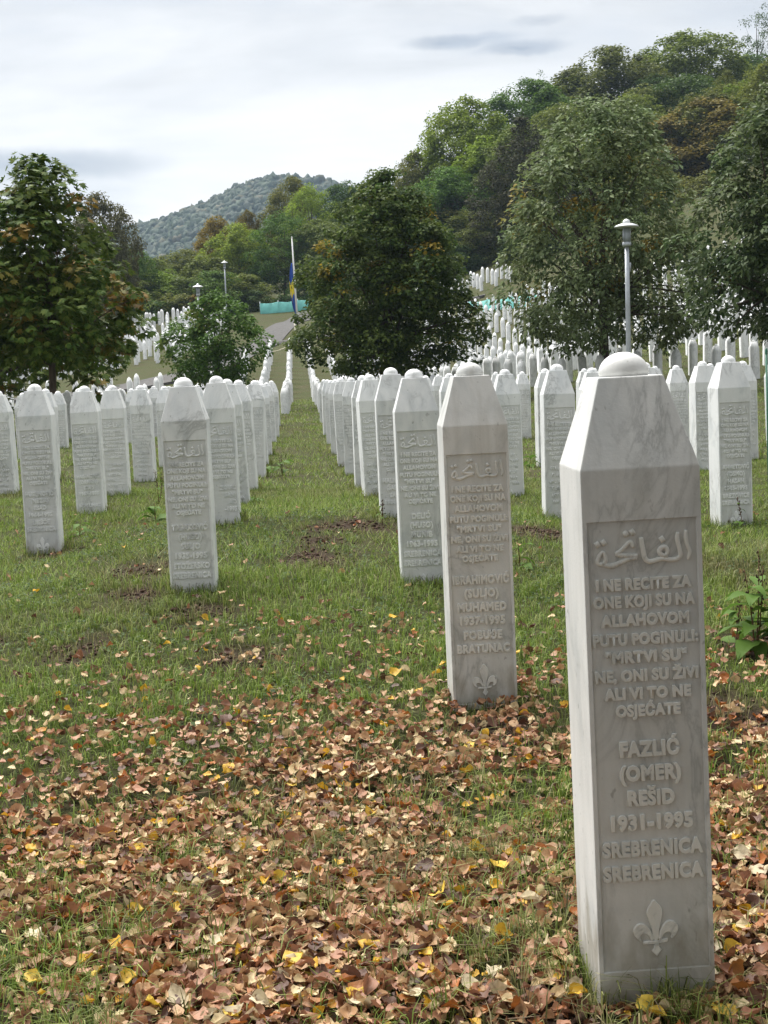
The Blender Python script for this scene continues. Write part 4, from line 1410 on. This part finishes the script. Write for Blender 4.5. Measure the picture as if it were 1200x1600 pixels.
def make_grass():
    def keep_near(x, y): return np.clip(1.05 - soil(x, y) * .85 - leaf_cover(x, y) * .5, .1, 1) * (0.35 + .9 * vnoise(x, y, .35, 61))
    def keep_mid(x, y): return np.clip(1.05 - soil(x, y) * .85, .1, 1)
    parts = [blades(52000, 1.7, 3.8, .035, .10, .0030, 1, 10, .02, True, keep=keep_near),
             blades(130000, 3.6, 8.0, .03, .085, .0034, 2, 8, .026, True, keep=keep_near),
             blades(120000, 8.0, 15.0, .03, .08, .006, 3, 8, .04, False, keep=keep_mid),
             blades(90000, 15.0, 34.0, .04, .09, .012, 4, 7, .07, False),
             blades(60000, 34.0, 60.0, .05, .10, .022, 5, 7, .12, False)]
    Vs, Ts, Ds, off = [], [], [], 0
    for V, T, d in parts:
        Vs.append(V); Ts.append(T + off); Ds.append(d); off += len(V)
    m, n = material('grass blades')
    r = n('ShaderNodeNewGeometry').outputs['Random Per Island']
    g = n.ramp(r, [(0, (0.066, 0.122, 0.016)), (.5, (0.155, 0.235, 0.032)), (.85, (0.25, 0.325, 0.068)), (1, (0.36, 0.40, 0.14))])
    b = n.ramp(r, [(0, (0.055, 0.042, 0.024)), (.5, (0.15, 0.12, 0.062)), (1, (0.30, 0.25, 0.14))])
    col = n.mix(n('ShaderNodeAttribute', attribute_name='dry').outputs['Fac'], g, b)
    finish(n, col, .6, None, .25, 0, .3)
    tag(link('grass', np_mesh('grass', np.vstack(Vs), [np.vstack(Ts)], m, {'dry': np.concatenate(Ds)})), 'short patchy grass growing between the gravestones', 'grass', kind='stuff')


make_grass()


def make_clover():
    """small round weed leaves in the turf"""
    r = np.random.default_rng(77)
    n = 26000
    y = np.sqrt(r.uniform(3.6 ** 2, 11 ** 2, n))
    x = r.uniform(-.24, .36, n) * y + r.normal(0, .1, n)
    k = (vnoise(x, y, .5, 71) * .7 + vnoise(x, y, .15, 72) * .3 > .5) & (soil(x, y) < .4) & (leaf_cover(x, y) < r.uniform(.1, .9, n))
    x, y = x[k], y[k]
    P = np.stack([x, y, ground(x, y) + r.uniform(.008, .04, len(x))], -1)
    s = r.uniform(.011, .026, len(x))
    V, T = leaf_quads(P, unit(len(x), r) * .5 + [0, 0, 1], unit(len(x), r), s, s * .75, .12)
    m = mat_leaf('clover leaves', (0.028, 0.055, 0.016), (0.052, 0.09, 0.026), (0.09, 0.135, 0.04), None, .3)
    tag(link('ground_cover', np_mesh('ground_cover', V, [T], m)), 'low round-leaved weeds spreading through the turf', 'weeds', kind='stuff')


make_clover()


def make_fringe():
    """longer blades left standing where the mower cannot reach, and crumbs of earth in the bare patches"""
    r = np.random.default_rng(88)
    Vs, D = [], []
    for c, k, x, Y, top, blk in stones:
        if blk != 'lower' or Y > 24: continue
        n = 150 if Y < 12 else 70
        if Y < 6: n = 60
        side = r.integers(0, 4, n)
        u = r.uniform(-.15, .15, n)
        off = .125 + np.abs(r.normal(0, .03, n)) + (side == 0) * (Y < 4) * .05
        bx = x + np.where(side == 0, u, np.where(side == 1, u, np.where(side == 2, off, -off)))
        by = Y + np.where(side == 0, -off, np.where(side == 1, off, u))
        h = r.uniform(.04, .12, n) * np.where(side == 0, .55, 1.0) * (1 if Y > 6 else .5)
        w = .0035 + .00025 * Y
        az = r.uniform(0, 6.28, n)
        B = np.stack([bx, by, ground(bx, by) - .005], -1)
        S = np.stack([np.cos(az), np.sin(az), 0 * az], -1) * w * .5
        ln = r.uniform(-.5, .5, (n, 2)) * h[:, None]
        mid = B + np.column_stack([ln * .3, h * .6])
        tip = B + np.column_stack([ln, h])
        Vs.append(np.stack([B - S, B + S, mid + S * .8, mid - S * .8, tip], 1).reshape(-1, 3))
        D.append(np.repeat(np.where(r.random(n) < .3, r.uniform(.4, 1, n), r.uniform(0, .3, n)), 5))
    V = np.vstack(Vs)
    k = np.arange(len(V) // 5)[:, None] * 5
    tag(link('grass_fringe', np_mesh('grass_fringe', V, [np.vstack([k + [0, 1, 2], k + [0, 2, 3], k + [3, 2, 4]])], bpy.data.materials['grass blades'], {'dry': np.concatenate(D)})),
        'longer grass standing round the feet of the gravestones', 'grass', kind='stuff')
    P = []
    for (a, b, q) in SOIL:
        n = int(1500 * q * q) + 40
        P.append(np.column_stack([a + r.normal(0, q * .55, n), b + r.normal(0, q * .6, n)]))
    P = np.vstack(P)
    P = P[soil(P[:, 0], P[:, 1]) > .25]
    sz = r.uniform(.004, .02, len(P)) * r.uniform(.5, 1, len(P))
    base = np.array([(1, 0, 0), (0, 1, 0), (-1, 0, 0), (0, -1, 0), (0, 0, .8), (0, 0, -.6)], float)
    T = np.array([(0, 1, 4), (1, 2, 4), (2, 3, 4), (3, 0, 4), (1, 0, 5), (2, 1, 5), (3, 2, 5), (0, 3, 5)])
    V = (base[None] * r.uniform(.6, 1.3, (len(P), 6, 1))) * sz[:, None, None]
    V += np.column_stack([P, ground(P[:, 0], P[:, 1]) + sz * .3])[:, None, :]
    TT = (T[None] + (np.arange(len(P)) * 6)[:, None, None]).reshape(-1, 3)
    m, n = material('earth crumbs')
    rr = n('ShaderNodeNewGeometry').outputs['Random Per Island']
    finish(n, n.ramp(rr, [(0, (.025, .016, .011)), (.6, (.075, .045, .032)), (1, (.16, .11, .08))]), .95, None, .1)
    tag(link('earth_crumbs', np_mesh('earth_crumbs', V.reshape(-1, 3), [TT], m)), 'dark crumbs of earth in the bare patches beside the gravestones', 'earth', kind='stuff')


make_fringe()


# ------------------------------------------------------------------ fallen leaves
def leaf_template(seed, heart=True):
    """ovate curled leaf, about 1 long along +x, with a stalk; returns V, Q"""
    r = np.random.default_rng(seed)
    st = np.array([0, .12, .34, .6, .83, 1.0])
    wd = np.array([.13, .40, .50, .40, .19, .012]) * r.uniform(.85, 1.15)
    fold, curl, twist, wave = r.uniform(-.2, .9), r.uniform(-.5, 1.1), r.uniform(-.9, .9), r.uniform(.02, .12)
    V = []
    for k, t in enumerate(st):
        for u in (-1, -.5, 0, .5, 1):
            yy = wd[k] * u
            xx = t - .5 + (-.09 * abs(u) if k == 0 else 0)
            zz = fold * abs(yy) + curl * (t - .4) ** 2 + twist * yy * (t - .5) + wave * math.sin(t * 11 + u * 4 + seed)
            V.append((xx, yy * (1 - .25 * abs(fold) * abs(u)), zz))
    V = np.array(V)
    Q = [(k * 5 + j, k * 5 + 5 + j, k * 5 + 6 + j, k * 5 + 1 + j) for k in range(5) for j in range(4)]
    n = len(V)
    z0 = V[2, 2]
    stalk = np.array([(-.5, -.012, z0), (-.5, .012, z0), (-.78, .012 + .1 * twist, z0 - .06), (-.78, -.006 + .1 * twist, z0 - .06)])
    V = np.vstack([V, stalk])
    Q.append((n, n + 1, n + 2, n + 3))
    V[:, 2] -= V[:, 2].min() * .6
    return V, np.array(Q)


TEMPL = [leaf_template(s) for s in range(16)]


def mat_dead(name, stops, patch=True):
    m, n = material(name)
    geo = n('ShaderNodeNewGeometry')
    r = n.math('FRACT', n.math('ADD', geo.outputs['Random Per Island'], n('ShaderNodeObjectInfo').outputs['Random']))
    col = n.ramp(r, stops)
    oc = geo.outputs['Position']
    a = n('ShaderNodeTexNoise', {'Vector': oc, 'Scale': 60, 'Detail': 4}).outputs[0]
    col = n.mix(n.ramp(a, [(.5, 0.0), (.72, .55)]), col, (.10, .05, .025))
    bump = n('ShaderNodeBump', {'Height': a, 'Strength': .35, 'Distance': .004}).outputs[0]
    finish(n, col, .55, bump, .35, 0, .18)
    return m


PINK, TAN, CREAM, DARK, RUST, YEL = (.34, .155, .085), (.44, .255, .130), (.66, .52, .29), (.075, .033, .020), (.36, .12, .026), (.66, .39, .028)
LITTER = mat_dead('leaf litter', [(0, DARK), (.12, (.14, .065, .04)), (.25, PINK), (.42, (.42, .22, .125)), (.57, TAN), (.7, (.54, .35, .19)), (.83, CREAM), (.91, (.66, .54, .33)), (.92, RUST), (.965, RUST), (.97, YEL), (1, YEL)])
COLM = {'pinkish brown': mat_dead('pinkish dead leaf', [(0, (.27, .115, .06)), (1, (.44, .225, .135))]),
        'tan': mat_dead('tan dead leaf', [(0, (.36, .20, .095)), (1, (.54, .34, .18))]),
        'cream': mat_dead('cream dead leaf', [(0, (.48, .39, .25)), (1, (.62, .53, .35))]),
        'dark brown': mat_dead('dark dead leaf', [(0, (.075, .036, .026)), (1, (.17, .085, .055))]),
        'yellow': mat_dead('yellow leaf', [(0, (.56, .34, .03)), (1, (.70, .50, .06))]),
        'rust': mat_dead('rusty leaf', [(0, (.28, .10, .03)), (1, (.42, .18, .04))])}


def rot_np(yawv, p, r_):
    cy, sy, cp, sp, cr, sr = np.cos(yawv), np.sin(yawv), np.cos(p), np.sin(p), np.cos(r_), np.sin(r_)
    R = np.empty((len(yawv), 3, 3))
    R[:, 0, 0], R[:, 0, 1], R[:, 0, 2] = cy * cp, cy * sp * sr - sy * cr, cy * sp * cr + sy * sr
    R[:, 1, 0], R[:, 1, 1], R[:, 1, 2] = sy * cp, sy * sp * sr + cy * cr, sy * sp * cr - cy * sr
    R[:, 2, 0], R[:, 2, 1], R[:, 2, 2] = -sp, cp * sr, cp * cr
    return R


def make_leaves():
    r = np.random.default_rng(99)
    n = 46000
    y = r.uniform(1.6, 12, n) ** 1.0
    keep = r.random(n) < np.clip(1.4 * y / 12 + .25, 0, 1)
    y = y[keep]
    x = r.uniform(-.245 * 1, .355, len(y)) * y + r.normal(0, .25, len(y))
    k = r.random(len(y)) < leaf_cover(x, y)
    x, y = x[k], y[k]
    # extra density close in
    ye = np.sqrt(r.uniform(1.6 ** 2, 6.6 ** 2, 36000))
    xe = r.uniform(-.26, .37, len(ye)) * ye + r.normal(0, .2, len(ye))
    k = r.random(len(ye)) < leaf_cover(xe, ye)
    x, y = np.r_[x, xe[k]], np.r_[y, ye[k]]
    # drifts against the feet of the two stones that stand in the leaves
    for (cx, cy, n_) in ((.655, 2.82, 150), (.65, 5.15, 60)):
        sd_ = r.integers(0, 4, n_)
        u_, o_ = r.uniform(-.15, .15, n_), .135 + np.abs(r.normal(0, .022, n_))
        x = np.r_[x, cx + np.where(sd_ < 2, u_, np.where(sd_ == 2, o_, -o_))]
        y = np.r_[y, cy + np.where(sd_ == 0, -o_, np.where(sd_ == 1, o_, u_))]
    inside = (np.abs(x - .655) < .13) & (np.abs(y - 2.82) < .13) | (np.abs(x - .65) < .13) & (np.abs(y - 5.15) < .13)
    x, y = x[~inside], y[~inside]
    z = ground(x, y)
    cov = leaf_cover(x, y)
    size = r.uniform(.017, .034, len(x)) + .018 * (r.random(len(x)) ** 4)
    a = r.uniform(0, 2 * np.pi, len(x))
    sg = np.where(r.random(len(x)) < .4, .2, .68)
    pt = r.normal(0, 1, len(x)) * sg
    rl = r.normal(0, 1, len(x)) * sg
    zz = z + r.uniform(.002, .034, len(x)) * np.clip(cov * 1.2, .3, 1) + .004 + (y > 4.2) * .02
    px_, py_, dep = project(np.stack([x, y, zz], -1))
    vis = (px_ > 5) & (px_ < 1195) & (py_ < 1594) & (py_ > 800)
    score = np.where(vis & (zz - z > .012), size / dep, 0)
    top = np.argsort(-score)[:285]
    is_top = np.zeros(len(x), bool)
    is_top[top] = True
    R = rot_np(a, pt, rl)
    t_id = r.integers(0, len(TEMPL), len(x))
    Vs, Qs, off = [], [], 0
    for t, (TV, TQ) in enumerate(TEMPL):
        sel = np.where((t_id == t) & ~is_top)[0]
        V = np.einsum('nij,vj->nvi', R[sel], TV) * size[sel, None, None] + np.stack([x[sel], y[sel], zz[sel]], -1)[:, None, :]
        Q = TQ[None] + (np.arange(len(sel)) * len(TV))[:, None, None]
        Vs.append(V.reshape(-1, 3)); Qs.append(Q.reshape(-1, 4) + off); off += len(sel) * len(TV)
    tag(link('leaf_litter', np_mesh('leaf_litter', np.vstack(Vs), [np.vstack(Qs)], LITTER, smooth=True)), 'carpet of small dry leaves thinning out into the grass', 'leaves', kind='stuff')
    # the leaves that show largest: one object each, sharing meshes
    cache = {}
    def lm(cname, t):
        if (cname, t) not in cache: cache[(cname, t)] = np_mesh('fallen_leaf', TEMPL[t][0], [TEMPL[t][1]], COLM[cname], smooth=True)
        return cache[(cname, t)]
    names_ = list(COLM)
    for q in top:
        cname = r.choice(names_, p=[.34, .25, .17, .12, .06, .06])
        o = link('fallen_leaf', lm(cname, int(t_id[q])), None, (x[q], y[q], zz[q] + .006), None, (size[q],) * 3)
        o.rotation_euler = Matrix(R[q].tolist()).to_euler()
        zone = 'at the front left' if px_[q] < 330 else 'at the front, left of centre' if px_[q] < 620 else 'left of the tallest gravestone\'s foot' if px_[q] < 915 else 'right of the tallest gravestone\'s foot'
        tag(o, 'curled %s leaf lying loose among dry leaves %s' % (cname, zone), 'leaf', '%s fallen leaves %s' % (cname, zone))
    # yellow leaves placed where the photo shows them
    spots = [(1160, 1452, 'flat bright yellow leaf right of the tallest gravestone\'s foot'), (1010, 1572, 'yellow leaf directly under the tallest gravestone\'s foot'),
             (1132, 1582, 'large yellow-brown leaf right of the small flat grey stone'), (905, 1552, 'yellow leaf tucked at the left corner of the tallest gravestone\'s foot'),
             (745, 1330, 'orange yellow leaf standing up midway left of the tallest gravestone'), (580, 1272, 'yellow leaf lower left of the 1937-1995 gravestone'),
             (735, 1167, 'yellow leaf in front of the 1937-1995 gravestone'), (440, 1376, 'small yellow leaf in the middle of the leaf carpet'),
             (203, 1528, 'small round orange yellow leaf near the bottom left'), (213, 1423, 'broad pale yellow leaf left of the leaf carpet\'s middle'),
             (556, 1556, 'yellow leaf at the very bottom, midway across'), (785, 1462, 'yellow leaf left of the tallest gravestone\'s lower edge'),
             (320, 967, 'lone yellow leaf on green grass before the 1935-1995 gravestone'), (619, 1052, 'lone yellow leaf on grass left of the 1937-1995 gravestone'),
             (155, 1518, 'cream yellow leaf at the lower left'), (455, 1225, 'yellow leaf at the upper edge of the leaf carpet')]
    for i, (px, py, lab) in enumerate(spots):
        P = at_z(px, py, .03)
        g = float(ground(P[0], P[1]))
        P = at_z(px, py, g + .03)
        s = r.uniform(.038, .05)
        t = int(r.integers(0, len(TEMPL)))
        o = link('fallen_leaf', lm('yellow', t), None, (P[0], P[1], g + .03), (r.normal(.45, .2), r.normal(0, .25), r.uniform(-1, 1)), (s,) * 3)
        tag(o, lab, 'leaf', 'bright yellow fallen leaves')
    # twigs and stems between the leaves
    m = MB()
    for _ in range(170):
        yy = r.uniform(1.8, 4.6)
        xx = r.uniform(-.24, .34) * yy
        L = r.uniform(.03, .12)
        a0 = r.uniform(0, 6.28)
        tt = np.linspace(0, 1, 4)
        P = np.stack([xx + L * tt * math.cos(a0) + .1 * L * np.sin(tt * 4), yy + L * tt * math.sin(a0), np.zeros(4)], -1)
        P[:, 2] = ground(P[:, 0], P[:, 1]) + .012 + r.uniform(0, .03) + .03 * tt * r.random()
        V, Q, T = tube_np(P, [.0014, .0012, .001, .0006], 4)
        m.add(V, Q, T)
    tag(link('twigs', m.mesh('twigs', mat_plain('dry twig', (.26, .19, .13), .9, 0, .3))), 'thin dry twigs and stalks strewn among the leaves', 'twigs', kind='stuff')


make_leaves()

# ------------------------------------------------------------------ weeds
WEEDM = mat_leaf('weed leaves', (0.05, 0.11, 0.018), (0.085, 0.165, 0.026), (0.14, 0.22, 0.04), None, .35)
WEEDR = mat_plain('reddish stem', (.12, .06, .03), .8)
WEEDD = mat_plain('dry brown seed head', (.075, .045, .03), .9, 0, .3)


def broad_leaf(L, W, bend, seed):
    r = np.random.default_rng(seed)
    st = np.linspace(0, 1, 7)
    wd = W * np.array([.08, .55, .95, 1, .8, .45, .02]) * .5
    V = []
    for k, t in enumerate(st):
        for u in (-1, 0, 1):
            V.append((L * t, wd[k] * u, L * (.55 * t - bend * t * t) + .22 * abs(u) * wd[k] + .02 * L * math.sin(t * 14 + u * 2 + seed)))
    Q = [(k * 3 + j, k * 3 + 3 + j, k * 3 + 4 + j, k * 3 + 1 + j) for k in range(6) for j in range(2)]
    return np_mesh('leaf', np.array(V), [Q], WEEDM, smooth=True)


def weed(px, py, Yg, h, leaves, label, stalks=0, seed=0, lsize=.12, grp=None):
    r = np.random.default_rng(seed)
    P = at_y(px, py, Yg)
    t = thing('weed_plant', label, 'weed', on_ground(P[0], Yg, -.005), (0, 0, r.uniform(0, 6)))
    m = MB()
    n_st = max(1, stalks)
    tops = []
    for s in range(n_st):
        a = r.uniform(0, 6.28)
        ln = r.uniform(.05, .2)
        e = np.array([math.cos(a) * ln * h, math.sin(a) * ln * h, h * r.uniform(.75, 1)])
        tt = np.linspace(0, 1, 6)[:, None]
        Pp = tt * e + np.sin(tt * 3) * np.array([.02, .01, 0]) * h
        Pp[:, 2] -= .02 * (1 - tt[:, 0])
        V, Q, T = tube_np(Pp, np.linspace(.004, .0015, 6), 5)
        m.add(V, Q, T)
        tops.append(Pp)
    link('stem', m.mesh('stem', WEEDR, True), t)
    lms = [broad_leaf(lsize * q, lsize * q * .42, b, k) for k, (q, b) in enumerate(((1, .7), (.8, .9), (1.15, .55)))]
    for k in range(leaves):
        Pp = tops[k % n_st]
        f = r.uniform(.05, .8)
        pos = np.array([np.interp(f, np.linspace(0, 1, 6), Pp[:, c]) for c in range(3)])
        sc = 1.1 - .6 * f
        link('leaf', lms[k % 3], t, pos, (r.normal(0, .2), r.normal(.1, .2), k * 2.4 + r.normal(0, .3)), (sc,) * 3)
    if stalks:
        m = MB()
        for Pp in tops:
            for _ in range(26):
                f = r.uniform(.5, 1)
                pos = np.array([np.interp(f, np.linspace(0, 1, 6), Pp[:, c]) for c in range(3)]) + r.normal(0, .006, 3)
                V, Q = lathe_np([(.0005, -.005), (.004, 0), (.0005, .006)], 5)
                m.add(V + pos, Q)
        tag(link('seed_head', m.mesh('seed_head', WEEDD), t), kind='stuff')
    return t


weed(1180, 1010, 5.55, .44, 26, 'tall broad-leaved green weed at the right border beside the tallest gravestone', 3, 5, .19)
weed(1150, 985, 5.75, .22, 12, 'low leafy weed just left of the tall border weed', 1, 6, .11)
weed(1163, 808, 9.55, .28, 4, 'thin dark seed stalk in front of the 1945-1995 gravestone', 1, 7, .08)
weed(242, 785, 11.3, .16, 9, 'leafy green weed left of the 1935-1995 gravestone', 0, 8, .17)
weed(122, 812, 10.9, .14, 7, 'small leafy weed at the foot of the gravestone behind the streaked one', 0, 9, .15)
weed(246, 752, 13.2, .34, 8, 'wispy pale weed leaning on a gravestone in the second row left', 2, 10, .08)
weed(440, 712, 17.5, .36, 6, 'dark seed stalk weed growing in the grass aisle', 2, 11, .22)
weed(345, 712, 16.5, .1, 5, 'low weed at the aisle side of the left row', 0, 12, .16)
weed(812, 880, 7.9, .2, 9, 'bright green weed tuft just right of the 1937-1995 gravestone', 0, 13, .14)
weed(415, 735, 18.2, .14, 5, 'small bright weed by the left row farther up the aisle', 0, 14, .2)
weed(400, 770, 12.6, .12, 7, 'low bright weed at the foot of the left row', 0, 15, .16)
weed(596, 792, 9.4, .2, 5, 'dark little weed before the veined gravestone', 1, 16, .07)
weed(825, 690, 17.0, .2, 7, 'leafy weed between two gravestones right of the aisle', 0, 17, .2)

# ------------------------------------------------------------------ air
hz, n = material('haze air')
pv = n('ShaderNodeVolumePrincipled', {'Color': (0.60, 0.78, 1.0, 1), 'Density': 0.00016, 'Anisotropy': 0.2})
n('ShaderNodeOutputMaterial', {'Volume': pv.outputs[0]})
m = MB()
zlo = float(min(v.z for v in (Vector(q.co) for q in bpy.data.objects['ground'].data.vertices))) - 1.0
m.box(-760, 860, -90, 1340, zlo, 175)
tag(link('haze', m.mesh('haze', hz)), 'thin blue haze filling the valley air', 'haze', kind='stuff')
